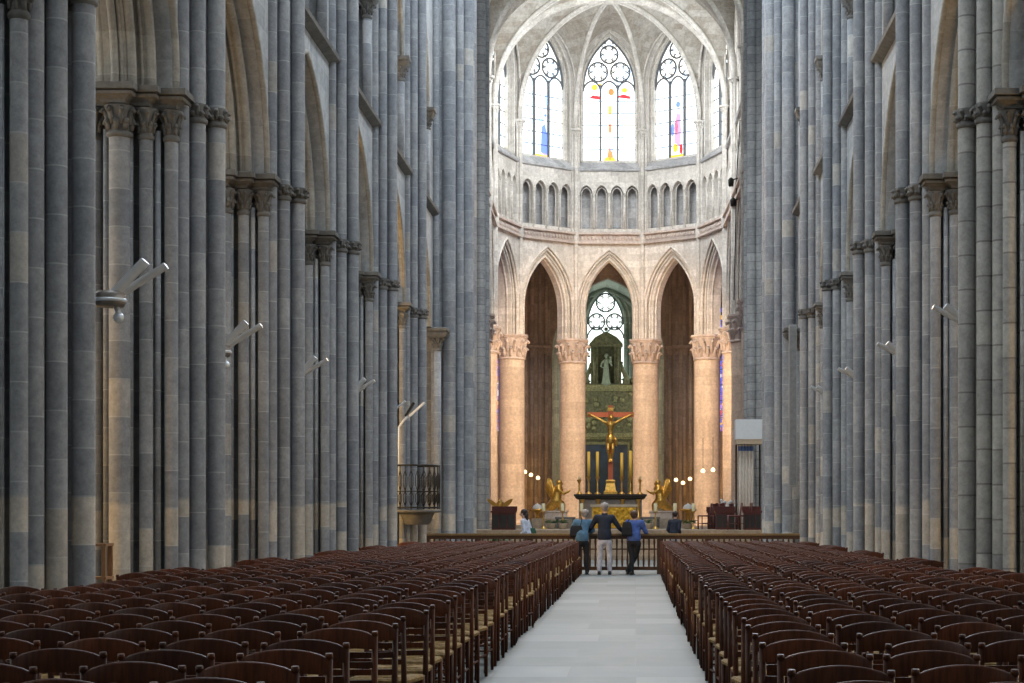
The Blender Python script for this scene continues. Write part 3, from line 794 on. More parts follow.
# axial chapel
chp = struct('wall_chapel', M=CH); m = MB()
ye = 57.5
for s in (-1, 1):
    mm = MB(); arch_wall(mm, [(40.0,2.5,3.3,6.8,12.6),(46.2,2.6,3.4,6.8,12.6),(52.5,2.6,3.4,6.8,12.6)], 36, ye, 0, 20, 0, .5)
    mm.v = [(s*(3.2+d), u, z) for u, d, z in mm.v]; mm.build('side_masonry', S_GREEN, chp)
    for yy in (40.0, 46.2, 52.5):
        window(CH @ Matrix.Translation((s*3.2, yy, 0)) @ Matrix.Rotation(-s*PI/2, 4, 'Z'), 2.5, 3.3, 6.8, 12.6, .2, G_GREEN, 3)
    for yy in (37.2, 43.4, 49.5, 55.8):
        mm = MB()
        for q in (-.25,0,.25): mm.tube([(s*(3.15-(.12 if q == 0 else 0)), yy+q, 0),(s*(3.15-(.12 if q == 0 else 0)), yy+q, 13)], .11, 10)
        P = [(x, z) for x, z in arc_pts(3.4, 4.6, 13)]
        mm.tube([(x, yy, z) for x, z in P], .16, 8); mm.build('wall_shaft', S_GREEN, chp)
mm = MB(); arch_wall(mm, [(0,1.3,3.05,5,15.2)], -3.6, 3.6, 0, 20, ye, ye+.5)
for u in (-1.45, 1.45, 1.75, -1.75, 2.2): mm.tube([(u, ye-.1, 0),(u, ye-.1, 15.2)], .1, 8)
arch_roll(mm, 0, 1.45, 3.2, 15.2, ye-.1, .1); arch_roll(mm, 0, 1.75, 3.5, 15.2, ye-.1, .08)
mm.build('end_masonry', S_GREEN, chp)
window(CH @ Matrix.Translation((0, ye, 0)), 1.3, 3.05, 5, 15.2, .2, G_GREEN, 2, w=.10, big=True)
mm = MB(); rows = []
for yy in (36, ye+.5): rows.append([(x, yy, z) for x, z in arc_pts(3.56, 4.8, 13, 14)])
mm.grid(rows, False); mm.build('vault_web', S_GREEN, chp)
mm = MB(); rows = []
arch_wall(mm, [(0,3.3,4.7,0,11)], -4.2, 4.2, 0, 20.5, 35.6, 36.2); mm.build('chapel_arch', S_AMB, chp)

# choir platform and steps
def step(name, x0, x1, y0, y1, z0, z1, mat=S_STEP, par=None):
    m = MB(); m.box(x0,x1,y0,y1,z0,z1); return m.build(name, mat, par)
fl = struct('floor_choir')
for k in range(6): step('step', -6.2+.0*k, 4.9, 59.5+k*.42, 60.1+k*.42, 0, (k+1)*.165, par=fl)
step('platform', -7.9, 6.0, 61.9, 106, 0, 1.0, par=fl)
step('dais', -4.2, 1.6, 70.6, 75, 1.0, 1.4, par=fl)
for k in range(2): step('dais_step', -4.5-.3*k+.0, 1.9+.3*k, 70.3-.3*k, 70.65-.3*k, 1.0, 1.26-.13*k, par=fl)

def at(px, py, Y, z=None):
    """world point on the ray of a pixel at depth Y"""
    return ((px-VX)*Y/F, Y, EYE-(py-VY)*Y/F)

# ------------------------------------------------------------------ skinned figures
def skin_mesh(name, pts, edges, rad, mat, sub=2, parts=None, voxel=None):
    """one continuous surface grown round a jointed skeleton with a radius per joint"""
    mb = MB(); voxel = voxel or .014
    g2 = lambda r: Vector(r) if isinstance(r, tuple) else Vector((r, r))
    for a, b in edges:
        A, B = Vector(pts[a]), Vector(pts[b]); ra, rb = g2(rad[a]), g2(rad[b])
        n = max(2, int((B-A).length/(min(min(ra), min(rb))*.45))+1)
        for k in range(n+1):
            q = ra.lerp(rb, k/n); mb.ball(A.lerp(B, k/n), 1.0, 12, 8, (q.x, q.y, (q.x+q.y)/2))
    if parts: parts(mb)
    me = mb.mesh(name, mat)
    o = bpy.data.objects.new('tmp', me); C.objects.link(o)
    r = o.modifiers.new('r', 'REMESH'); r.mode = 'VOXEL'; r.voxel_size = voxel; r.use_smooth_shade = True
    sm = o.modifiers.new('m', 'SMOOTH'); sm.factor = .5; sm.iterations = 3
    dg = bpy.context.evaluated_depsgraph_get(); dg.update(); out = bpy.data.meshes.new_from_object(o.evaluated_get(dg)); bpy.data.objects.remove(o)
    out.name = name; out.materials.clear(); out.materials.append(mat)
    out.polygons.foreach_set('use_smooth', [True]*len(out.polygons)); out.update(); return out

def hand(pts, edges, rad, w, d, side):
    """palm + 5 fingers from wrist index w along direction d; side = lateral direction"""
    d = Vector(d).normalized(); sd = Vector(side).normalized(); dn = Vector((0,0,-1))
    W = Vector(pts[w]); pts.append(W+d*.075); rad.append((.032,.018)); p = len(pts)-1; edges.append((w,p))
    for k, (o, L) in enumerate(((-.030,.062),(-.010,.075),(.010,.08),(.030,.072))):
        a = W+d*.095+sd*o; b = a+d*L*.55+dn*.008; c = b+d*L*.35+dn*.028
        i = len(pts); pts.extend([a,b,c]); rad.extend([.0095,.009,.007]); edges.extend([(p,i),(i,i+1),(i+1,i+2)])
    a = W+d*.035-sd*.035; b = a-sd*.025+d*.035; i = len(pts); pts.extend([a,b]); rad.extend([.012,.009]); edges.extend([(w,i),(i,i+1)])

def person(label, loc, rz, P, top, trousers, hairc, hair='short', skirt=None, scale=1.0, shoes=None):
    root = thing('person', label, 'person', loc, rz); root.scale = (scale,)*3
    j = P
    pts = []; rad = []; edges = []
    def A(p, r): pts.append(Vector(p)); rad.append(r); return len(pts)-1
    pel = A(j['pel'], (.13,.10)); wa = A(j['waist'], (.12,.09)); ch = A(j['chest'], (.14,.095)); nb = A(j['neck'], .065); nk = A(Vector(j['neck'])+(Vector(j['head'])-Vector(j['neck']))*.4, .052)
    edges += [(pel,wa),(wa,ch),(ch,nb),(nb,nk)]
    hd = A(Vector(j['head']), .07); edges.append((nk,hd))
    for s in (-1, 1):
        k = 'L' if s < 0 else 'R'
        sh = A(j['sh'+k], .062); el = A(j['el'+k], .044); wr = A(j['wr'+k], .030); edges += [(ch,sh),(sh,el),(el,wr)]
        dd = j['hd'+k]; hand(pts, edges, rad, wr, dd, Vector(dd).cross(Vector((0,0,1)))*s)
        hp = A(j['hip'+k], .075); kn = A(j['kn'+k], .062); an = A(j['an'+k], .042); tt = A(Vector(j['an'+k])+Vector((0,.15,-.04)), .035)
        edges += [(pel,hp),(hp,kn),(kn,an),(an,tt)]
    H = Vector(j['head'])
    def head(mb):
        mb.ball(H+Vector((0,.0,.03)), .105, 18, 14, (.74,.92,1.12))
        mb.tube([H+Vector((0,.085,.05)), H+Vector((0,.118,.0)), H+Vector((0,.09,-.01))], [.011,.017,.012], 6)
        for s in (-1,1):
            mb.ball(H+Vector((s*.08,-.005,.02)), .03, 8, 6, (.35,.7,1.1))
            mb.ball(H+Vector((s*.03,.088,.045)), .013, 8, 6)
        mb.ball(H+Vector((0,.092,-.04)), .022, 8, 6, (1.2,.4,.35))
    body = link('body', skin_mesh('body', pts, edges, rad, M_SKIN, 2, head, .0072), root)
    # jacket
    pts = []; rad = []; edges = []
    p0_ = A(Vector(j['pel'])+Vector((0,0,-.02)), (.185,.14)); pe = A(Vector(j['pel'])+Vector((0,0,.05)), (.18,.14)); edges.append((p0_,pe)); wa = A(j['waist'], (.165,.13)); ch = A(j['chest'], (.175,.13)); nb = A(Vector(j['neck'])+Vector((0,0,-.02)), .08)
    edges += [(pe,wa),(wa,ch),(ch,nb)]
    for s in (-1,1):
        k = 'L' if s < 0 else 'R'
        sh = A(j['sh'+k], .082); m1 = A((Vector(j['sh'+k])+Vector(j['el'+k]))/2, .068); el = A(j['el'+k], .06); wr = A(j['wr'+k], .044)
        edges += [(ch,sh),(sh,m1),(m1,el),(el,wr)]
    link('jacket', skin_mesh('jacket', pts, edges, rad, top, 2), root)
    pts = []; rad = []; edges = []
    pe = A(Vector(j['pel'])+Vector((0,0,-.02)), (.165,.125)); low = A(Vector(j['pel'])+Vector((0,0,-.09)), (.165,.125)); edges += [(pe,low)]
    for s in (-1,1):
        k = 'L' if s < 0 else 'R'
        hp = A(Vector(j['hip'+k])+Vector((0,0,-.12)), .092); kn = A(j['kn'+k], .07); an = A(Vector(j['an'+k])+Vector((0,0,.0)), .058); edges += [(low,hp),(hp,kn),(kn,an)]
    link('trousers', skin_mesh('trousers', pts, edges, rad, trousers, 2), root)
    for s in (-1,1):
        k = 'L' if s < 0 else 'R'; a = Vector(j['an'+k]); m = MB()
        m.ball((a.x, a.y+.06, .045), .07, 12, 8, (.65,1.95,.7)); m.ball((a.x, a.y-.01, .075), .05, 10, 6, (.9,1,1)); m.box(a.x-.042,a.x+.042,a.y-.07,a.y+.17,.0,.022)
        m.build('shoe', shoes or M_BLACK, root)
    m = MB()
    m.ball(H+Vector((0,-.022,.055)), .113, 18, 12, (.80,.92,1.02))
    if hair == 'bun':
        m.ball(H+Vector((0,-.10,-.03)), .075, 12, 8, (1,.9,1.4)); m.ball(H+Vector((0,-.12,-.12)), .05, 10, 8, (1,.9,1.6))
    for k in range(16):
        a = 2*PI*k/16; m.tube([H+Vector((.07*math.cos(a), -.03+.075*math.sin(a), .14)), H+Vector((.092*math.cos(a), -.035+.085*math.sin(a)*(1 if math.sin(a) < 0 else .6), .04 if math.sin(a) < .3 else .1))], [.02,.012], 5)
    m.build('hair', hairc, root)
    if j.get('collar'):
        m = MB(); c = Vector(j['neck']); m.lathe(c.x, c.y, [(.085,c.z-.04),(.075,c.z+.04),(.065,c.z+.05)], 14); m.build('collar', top, root)
    return root
def pose(hl=0, **k):
    j = dict(pel=(0,0,.95), waist=(0,.02,1.10), chest=(0,.06,1.32), neck=(0,.09,1.47), head=(0,.12,1.62),
      shL=(-.19,.06,1.41), shR=(.19,.06,1.41), elL=(-.33,.10,1.18), elR=(.33,.10,1.18), wrL=(-.36,.34,1.08), wrR=(.36,.34,1.08), hdL=(0,1,0), hdR=(0,1,0),
      hipL=(-.10,0,.90), hipR=(.10,0,.90), knL=(-.12,.02,.50), knR=(.12,.02,.50), anL=(-.13,-.01,.09), anR=(.13,-.01,.09))
    j.update(k); return j
YP = 44.45
F_NAVY = fabric('navy_cloth', (.018,.025,.045)); F_WHITE = fabric('white_trousers', (.62,.60,.66)); F_DEN = fabric('denim_blue', (.10,.21,.33)); F_BLK = fabric('black_cloth', (.015,.016,.02))
F_ROY = fabric('royal_blue_cloth', (.07,.13,.38)); F_PALE = fabric('pale_cloth', (.62,.66,.78)); HG = plain('grey_hair', (.36,.33,.31), .7); HB_ = plain('brown_hair', (.10,.055,.035), .6); HD = plain('dark_hair', (.035,.02,.018), .6)
xx = lambda px, Y=YP: (px-VX)*Y/F
person('grey-haired person in navy jacket and white trousers leaning on the rail, arms spread', (xx(604.5), YP, 0), 0,
       pose(elL=(-.34,.10,1.16), elR=(.36,.10,1.16), wrL=(-.40,.30,1.07), wrR=(.44,.30,1.07), collar=1, hem=-.11), F_NAVY, F_WHITE, HG, scale=1.03)
person('grey-haired person in blue denim jacket leaning on the rail, left of the white trousers', (xx(582), YP, 0), math.radians(10),
       pose(head=(.10,.16,1.50), neck=(.07,.13,1.37), chest=(.04,.10,1.24), shL=(-.14,.1,1.33), shR=(.21,.1,1.33), elR=(.30,.14,1.12), elL=(-.24,.14,1.12), wrL=(-.18,.36,1.07), wrR=(.28,.36,1.07), waist=(.0,.04,1.07)), F_DEN, F_BLK, HG)
person('brown-haired person in royal blue top and black trousers at the rail, legs crossed', (xx(634), YP, 0), math.radians(-12),
       pose(head=(-.02,.14,1.47), neck=(-.01,.11,1.35), chest=(0,.09,1.23), shL=(-.18,.08,1.32), shR=(.18,.08,1.32), elL=(-.27,.12,1.10), elR=(.28,.12,1.08), wrL=(-.30,.34,1.07), wrR=(.26,.34,1.07), anL=(-.05,-.05,.09), knL=(-.06,.0,.5), anR=(-.18,.06,.09), knR=(.05,.05,.5), waist=(0,.03,1.06)), F_ROY, F_BLK, HB_)
pg = person('dark-haired person in pale top walking left beyond the rail', (xx(527, 50), 50, 0), math.radians(75),
       pose(wrL=(-.22,.2,.95), wrR=(.22,.0,.9), elL=(-.24,-.02,1.12), elR=(.24,-.05,1.12), hdL=(0,.6,-.6), hdR=(0,.2,-1)), F_PALE, F_NAVY, HD, hair='bun', scale=.95)
person('dark-haired person in navy top far beyond the rail, right of the altar', (xx(674, 58), 58, 0), math.radians(-30),
       pose(wrL=(-.22,.2,.95), wrR=(.22,.1,.9), elL=(-.24,-.02,1.12), elR=(.24,-.05,1.12), hdL=(0,.6,-.6), hdR=(0,.2,-1)), F_NAVY, F_WHITE, HD, scale=.93)
def bag(label, loc, mat, w=.34, h=.3, d=.13, strap=None):
    r = thing('shoulder_bag', label, 'bag', loc); m = MB()
    m.stack([(-w/2,-d/2),(w/2,-d/2),(w/2,d/2),(-w/2,d/2)], [(0,-.04),(.02,-.015),(.05,0),(h*.6,-.01),(h*.85,-.03),(h,-.05)]); m.build('bag_body', mat, r)
    if strap: m = MB(); m.tube([Vector(p) for p in strap], .012, 6); m.build('strap', mat, r)
bag('black shoulder bag on the left side of the denim jacket', (xx(576.5), YP-.02, .95), F_BLK, .34, .30, .14, [(.1,0,.3),(.14,-.03,.45),(.12,.08,.5)])
bag('dark backpack on the left shoulder of the royal blue top', (xx(627), YP-.10, .98), F_BLK, .28, .36, .14, [(0,0,.33),(.05,.02,.42),(.08,.15,.44)])
bag('green and black bag carried by the person in the pale top', (xx(532.5,50), 50.1, .85), plain('green_bag', (.03,.10,.06), .8), .22, .3, .12, [(0,0,.25),(-.04,0,.5)])

# ------------------------------------------------------------------ rail across the nave
YR = 44.92
rail = thing('wooden_rail', 'long brown wooden barrier rail across the nave with turned bars at the aisle', 'barrier', (0, YR, 0))
m = MB(); L0, L1 = -5.62, 4.52
m.box(L0, L1, -.09, .09, .90, .99); m.build('top_rail', M_RAILW, rail)
M_RTOP = wood('rail_cap_wood', (.20,.12,.05), (.30,.19,.08), .35, rnd=.1)
m = MB(); m.box(L0, L1, -.12, .12, .99, 1.045); m.build('rail_cap', M_RTOP, rail)
m = MB(); m.box(L0, L1, -.05, .05, .10, .19); m.build('bottom_rail', M_RAILW, rail)
m = MB(); m.box(L0, L1, -.03, .03, .62, .66); m.build('middle_rail', M_RAILW, rail)
def rx(px): return (px-VX)*YR/F
px_ = [rx(p) for p in (427, 478, 530, 579, 660, 708, 756, 803)]
pm = MB(); pm.box(-.08,.08,-.08,.08,0,.92); pm = pm.mesh('post', M_RAILW)
for x in px_: link('post', pm, rail, loc=(x,0,0))
bm_ = MB(); bm_.lathe(0,0,[(.016,.18),(.024,.24),(.03,.36),(.02,.42),(.026,.44),(.018,.48),(.018,.60),(.026,.64),(.018,.70),(.03,.84),(.018,.92)],8); bm_ = bm_.mesh('baluster', M_RAILW)
n = 72
for k in range(n):
    x = L0+.1+(L1-L0-.2)*(k+.5)/n
    if min(abs(x-q) for q in px_) > .1: link('baluster', bm_, rail, loc=(x,0,0))

# ------------------------------------------------------------------ chairs
def leg_mb(x, y0, y1, z1, r=.017):
    m = MB(); m.tube([(x,y0,0),(x,y0,z1*.5),(x,y1,z1)], r, 8); return m
def crest_mb():
    m = MB(); n = 10; rows = []
    for k in range(n+1):
        t_ = k/n*2-1; x = t_*.198; yy = -.245-.028*(1-t_*t_); zt = .838+.045*(1-t_*t_)**.8; zb = .765+.008*(1-t_*t_)
        rows.append([(x,yy-.010,zb),(x,yy-.012,zt-.008),(x,yy-.006,zt),(x,yy+.006,zt),(x,yy+.011,zt-.008),(x,yy+.010,zb),(x,yy-.010,zb)])
    m.grid(rows, True); return m
def slat_mb(z, h=.035):
    m = MB(); n = 8; rows = []
    for k in range(n+1):
        t_ = k/n*2-1; x = t_*.19; yy = -.20-(z-.45)*.12-.02*(1-t_*t_)
        rows.append([(x,yy-.007,z-h/2),(x,yy-.007,z+h/2),(x,yy+.007,z+h/2),(x,yy+.007,z-h/2),(x,yy-.007,z-h/2)])
    m.grid(rows, False); return m
def seat_mb():
    m = MB(); m.stack([(-.185,-.18),(.185,-.18),(.21,.20),(-.21,.20)], [(.425,-.02),(.435,0),(.455,.004),(.468,-.012),(.470,-.03)])
    for k in range(1, 6): # woven quarters read as ridges
        s_ = k/6; m.tube([(-.19*s_,-.17*s_+.01,.470),(.19*s_,-.17*s_+.01,.470)], .006, 5); m.tube([(-.2*s_,.19*s_+.01,.470),(.2*s_,.19*s_+.01,.470)], .006, 5)
    return m
def str_mb(a, b, r=.010):
    m = MB(); m.tube([a, b], r, 7); return m
PARTS = []
def chair_meshes(wm, sm):
    L = [('seat', seat_mb().mesh('seat', sm)), ('crest_rail', crest_mb().mesh('crest_rail', wm)), ('back_slat', slat_mb(.58).mesh('back_slat', wm)), ('back_slat', slat_mb(.68).mesh('back_slat', wm))]
    for s in (-1, 1):
        m = MB(); m.tube([(s*.19,-.205,0),(s*.19,-.19,.44),(s*.20,-.243,.845)], [.017,.019,.016], 8); m.tube([(s*.20,-.243,.838),(s*.20,-.245,.862)], [.019,.016], 8)
        L.append(('leg', m.mesh('leg', wm)))
        m = MB(); m.tube([(s*.195,.195,0),(s*.195,.195,.46)], [.015,.020], 8); L.append(('leg', m.mesh('leg', wm)))
    L.append(('stretcher', str_mb((-.19,-.195,.26),(.19,-.195,.26)).mesh('stretcher', wm)))
    L.append(('stretcher', str_mb((-.19,.195,.18),(.19,.195,.18)).mesh('stretcher', wm)))
    for s in (-1,1): L.append(('stretcher', str_mb((s*.19,-.19,.2),(s*.195,.19,.2)).mesh('stretcher', wm)))
    return L
CM = chair_meshes(M_WOOD, M_STRAW)
allm = {}
def joined(L, name):
    me = bpy.data.meshes.new(name); vs = []; fs = []; mi = []; sm = []; mats = []
    for _, q in L:
        mt = q.materials[0]
        if mt not in mats: mats.append(mt)
        o = len(vs); vs += [v.co[:] for v in q.vertices]
        for p in q.polygons: fs.append([o+i for i in p.vertices]); mi.append(mats.index(mt)); sm.append(p.use_smooth)
    me.from_pydata(vs, [], fs)
    for mt in mats: me.materials.append(mt)
    me.polygons.foreach_set('material_index', mi); me.polygons.foreach_set('use_smooth', sm); me.update(); return me
CJ = joined(CM, 'rush_seat_chair')
spots = []
ROW = .71
nrow = 54
for side in (-1, 1):
    for r_ in range(nrow):
        y = 6.62+r_*ROW+(.12 if side < 0 else 0)
        if y > 44.0: continue
        for c in range(8):
            if side > 0: x = .62+.21+c*.535
            else: x = -1.38-.21-c*.535
            ax = abs(x-PC[side])
            lim = 1.42
            ok = True
            for py_ in PY:
                if abs(y-py_) < 1.55 and abs(x-PC[side]) < 1.48: ok = False
            if abs(x-PC[side]) < .75: ok = False
            if not ok: continue
            jx = random.gauss(0,.016); jy = random.gauss(0,.035); jr = random.gauss(0, math.radians(3.5))
            if c == 0: jx = abs(jx)*side
            # projection
            px = VX+(x+jx)*F/y; ptop = VY+.61*F/y; half = .22*F/y
            if px+half < 0 or px-half > 1024 or ptop > 683: continue
            spots.append((y, side, r_, c, x+jx, y+jy, jr))
spots.sort()
near = spots[:300]; rest = spots[300:]
print('chairs in view', len(spots), len(near), len(rest))
def mk_chair(full, M, label, group):
    if full:
        o = thing('rush_seat_chair', label, 'chair', group=group)
        for nm, me in CM: link(nm, me, o)
    else:
        o = link('rush_seat_chair', CJ); tag(o, label, 'chair', group)
    o.matrix_world = M; return o
cols_seen = {}
for i, (yy, side, r_, c, x, y, jr) in enumerate(near):
    sd = 'left' if side < 0 else 'right'
    if c == 0:
        lab = 'dark rush-seat chair at the aisle edge of the %s block, near rows' % sd; gp = 'aisle-edge chairs of the near %s rows' % sd
    else:
        lab = 'dark rush-seat chair inside the %s block, near rows' % sd; gp = 'chairs inside the near %s rows' % sd
    full = i < 170 or c == 0
    mk_chair(full, Matrix.Translation((x,y,0)) @ Matrix.Rotation(jr,4,'Z'), lab, gp)
vs = []; fs = []; mi = []; sm = []
base_v = [v.co.copy() for v in CJ.vertices]; base_p = [(tuple(p.vertices), p.material_index, p.use_smooth) for p in CJ.polygons]
for (yy, side, r_, c, x, y, jr) in rest:
    Mx = Matrix.Translation((x,y,0)) @ Matrix.Rotation(jr,4,'Z'); o = len(vs); vs += [tuple(Mx @ v) for v in base_v]
    for p, q, s_ in base_p: fs.append([o+i for i in p]); mi.append(q); sm.append(s_)
if rest:
    me = bpy.data.meshes.new('far_chairs'); me.from_pydata(vs, [], fs); me.materials.append(CJ.materials[0]); me.materials.append(CJ.materials[1])
    me.polygons.foreach_set('material_index', mi); me.polygons.foreach_set('use_smooth', sm); me.update()
    tag(link('chair_rows', me), 'far rows of brown wooden chairs filling both blocks up to the rail', 'chairs', kind='stuff')

# ------------------------------------------------------------------ pier lamps
def lamp(label, x, y, z, sgn, s=1.0, sp=1.0):
    """flood light bracket fixed on the pier edge; bars rise towards the nave"""
    r = thing('flood_lamp', label, 'lamp', (x, y, z), group='metal flood lamps on the piers'); d = -sgn
    m = MB(); m.lathe(.06*d, 0, [(0,-.09),(.13,-.09),(.15,-.06),(.15,.03),(.13,.06),(0,.06)], 20); dr = m.build('drum', M_BRASSY, r)
    m = MB(); m.lathe(.06*d, 0, [(.155,-.045),(.165,-.03),(.165,-.02),(.155,-.01)], 20); m.build('clamp_band', M_ALU, dr)
    m = MB(); m.tube([(-.12*d,.0,0),(.0,0,0)], .03, 8); m.tube([(.12*d,0,-.08),(.14*d,0,-.16),(.12*d,-.03,-.2)], .03, 8); m.ball((.15*d,-.02,-.2), .055, 10, 8); m.build('bracket', M_ALU, r)
    for a, L, yo, w in ((math.radians(46 if sgn < 0 else 36), .46, -.02, .12), (math.radians(32 if sgn < 0 else 28),   .58, .14, .095)):
        dx, dz = math.cos(a)*d, math.sin(a); b0 = Vector((.08*d, yo, .05)); b1 = b0+Vector((dx*L, 0, dz*L))
        m = MB(); n = 8; rows = []; nrm = Vector((-dz*1.0*d*d, 0, dx)) if d > 0 else Vector((dz, 0, -dx)); 
        if nrm.z < 0: nrm = -nrm
        for q in (b0, b1):
            rows.append([q+Vector((0, w*.62*math.cos(PI*k/n), 0))-nrm*(w*.62*math.sin(PI*k/n)) for k in range(n+1)])
        m.grid(rows); m.add([tuple(p) for p in rows[0]], [tuple(range(n+1))]); m.add([tuple(p) for p in rows[1]], [tuple(range(n+1))])
        rf = m.build('reflector', M_ALU, r)
        m = MB(); m.bar(b0+nrm*.0, b1+nrm*.0, w*1.2, .012, up=nrm); m.build('lens', M_LAMPW, rf)
        m = MB(); m.bar(b0, b0+Vector((-.02*d,0,-.05)), .03, .03); m.build('hinge', M_ALU, r)
M_BRASSY = plain('lamp_drum', (.30,.27,.24), .4, .7)
names = ['nearest lamp on the left, beside the first pier', 'second lamp on the left', 'third lamp on the left', 'fourth lamp on the left']
for i, (lx, yo, zz) in enumerate(((95,17.3,3.66),(225,22.75,3.66),(303.5,28.2,3.70),(357.5,33.6,3.78))):
    lamp('silver two-bar flood lamp on a pier, ' + names[i], (lx-VX)*yo/F+(.06,-.16,-.24,-.29)[i], yo+.1, zz, -1)
rn = ['nearest lamp on the right', 'second lamp on the right', 'third lamp on the right', 'fourth and smallest lamp on the right']
for i, (lx, yo, zz) in enumerate(((957.5,22.8,3.95),(898,28.2,4.0),(855,33.6,4.05),(825,39.0,4.1))):
    lamp('silver two-bar flood lamp on a pier, ' + rn[i], (lx-VX)*yo/F+(.33,.31,.31,.31)[i], yo+.15, zz, 1)

# balcony on the sixth left pier
bx, by = -5.42, 43.35
bal = thing('iron_balcony', 'black wrought iron balcony around a pier at the far left', 'balcony', (bx, by, 0)); n = 22; rb = .56
m = MB(); m.lathe(0,0,[(.28,1.28),(.34,1.34),(.40,1.50),(.44,1.57),(.60,1.585),(.60,1.64),(0,1.64)],24); m.build('stone_bowl', S_DARK, bal)
for z, r_, w in ((1.70,.02,rb),(2.74,.024,rb),(2.1,.012,rb)):
    m = MB(); m.tube([(w*math.cos(2*PI*k/24), w*math.sin(2*PI*k/24), z) for k in range(24)], r_, 6, closed=True); m.build('iron_ring', M_IRON, bal)
bb = MB(); bb.tube([(0,0,1.66),(0,0,2.74)], .011, 6)
for s in (-1, 1): bb.tube([(0,s*.0,1.75),(0,s*.05,1.85),(0,s*.055,2.0),(0,0,2.1),(0,s*.05,2.25),(0,s*.055,2.45),(0,0,2.62)], .009, 5)
bb = bb.mesh('iron_bar', M_IRON)
for k in range(n): a = 2*PI*k/n; link('iron_bar', bb, bal, loc=(rb*math.cos(a), rb*math.sin(a), 0), rot=(0,0,a))
# lamp on a pole in the balcony
pl = thing('pole_lamp', 'flood lamp with two panels on a white pole rising from the iron balcony', 'lamp', ((399-VX)*43.2/F, 43.2, 1.64))
m = MB(); m.tube([(0,0,0),(0,0,2.05),(.12,0,2.22),(.22,0,2.32)], .028, 8); m.build('pole', M_WHITE, pl)
for a, L, o in ((58,.40,.16),(42,.50,.26)):
    a = math.radians(a); b0 = Vector((o,0,2.32)); m = MB(); m.bar(b0, b0+Vector((math.cos(a)*L,0,math.sin(a)*L)), .14, .05); m.build('lamp_panel', M_LAMPW if o > .2 else M_IRON, pl)
lp = thing('flood_lamp', 'small silver flood lamp bar left of the pole lamp on the balcony pier', 'lamp', ((396.5-VX)*39.0/F, 39.0, 3.9))
m = MB(); m.bar((0,0,0),(.2,0,.16),.1,.035); m.build('reflector', M_ALU, lp); m = MB(); m.bar((-.1,0,-.02),(.02,0,.0),.03,.03); m.build('bracket', M_ALU, lp)

# wooden stand between the first piers
ws = thing('wooden_stand', 'narrow light brown wooden stand between the first two left piers', 'stand', (-6.02, 19.5, 0))
for x in (-.1,.12):
    for y in (-.12,.12):
        m = MB(); m.box(x-.022,x+.022,y-.022,y+.022,0,1.18); m.build('post', M_LIGHTW, ws)
for z in (.25,.78,1.15): m = MB(); m.box(-.13,.15,-.15,.15,z,z+.03); m.build('shelf', M_LIGHTW, ws)

# long grey panel on right crossing pier
x0, y_, z0 = at(789, 487, 49.0); x1, _, z1 = at(796.5, 325, 49.0)
lsp = thing('column_loudspeaker', 'long narrow grey column loudspeaker on the right crossing pier', 'loudspeaker', ((x0+x1)/2, 49.0, z0)); h = z1-z0; w = x1-x0
m = MB(); m.stack([(-w/2,-.1),(w/2,-.1),(w/2,.14),(-w/2,.14)], [(0,-.01),(.01,0),(h-.01,0),(h,-.01)]); m.build('cabinet', M_PANEL, lsp)
m = MB(); m.box(-w/2+.02,w/2-.02,-.112,-.1,.05,h-.05); m.build('grille', plain('grille', (.19,.20,.21), .7), lsp)
m = MB(); m.box(-.03,.03,.1,.6,h*.2,h*.2+.06); m.box(-.03,.03,.1,.6,h*.8,h*.8+.06); m.build('bracket', M_IRON, lsp)

# white canopy with curtain
Yc = 64.6; x0, _, z0 = at(735, 444.5, Yc); x1, _, z1 = at(762, 420, Yc)
cnp = thing('white_canopy', 'white box canopy with beige striped curtain at the right of the choir opening', 'canopy', ((x0+x1)/2, Yc, 0)); w = x1-x0
m = MB(); m.box(-w/2,w/2,-.5,.5,z0+.18,z1); m.build('canopy_box', M_WHITE, cnp)
m = MB(); m.box(-w/2+.02,w/2-.02,-.48,.48,z0,z0+.18); m.build('canopy_trim', M_BEIGE, cnp)
def curtain(xa, xb, za, zb, nm, mat, y=-.35):
    m = MB(); n = 40; rows = []
    for k in range(n+1):
        x = xa+(xb-xa)*k/n; yy = y+.035*math.sin(k/n*2*PI*5); rows.append([(x,yy,za),(x,yy,zb),(x,yy+.03,zb),(x,yy+.03,za)])
    m.grid(rows); m.build(nm, mat, cnp)
curtain(-w/2+.1, -w/2+.66, 1.0, z0-.25, 'curtain', M_CURT); curtain(-w/2+.1, -w/2+.66, z0-.25, z0-.08, 'curtain_band', M_BLUEB); curtain(-w/2+.1,-w/2+.66,z0-.08,z0,'curtain_top',M_CURT)
m = MB()
for x in (-w/2+.06, w/2-.06): m.box(x-.03,x+.03,.3,.36,.9,z0); 
m.build('canopy_post', M_IRON, cnp)

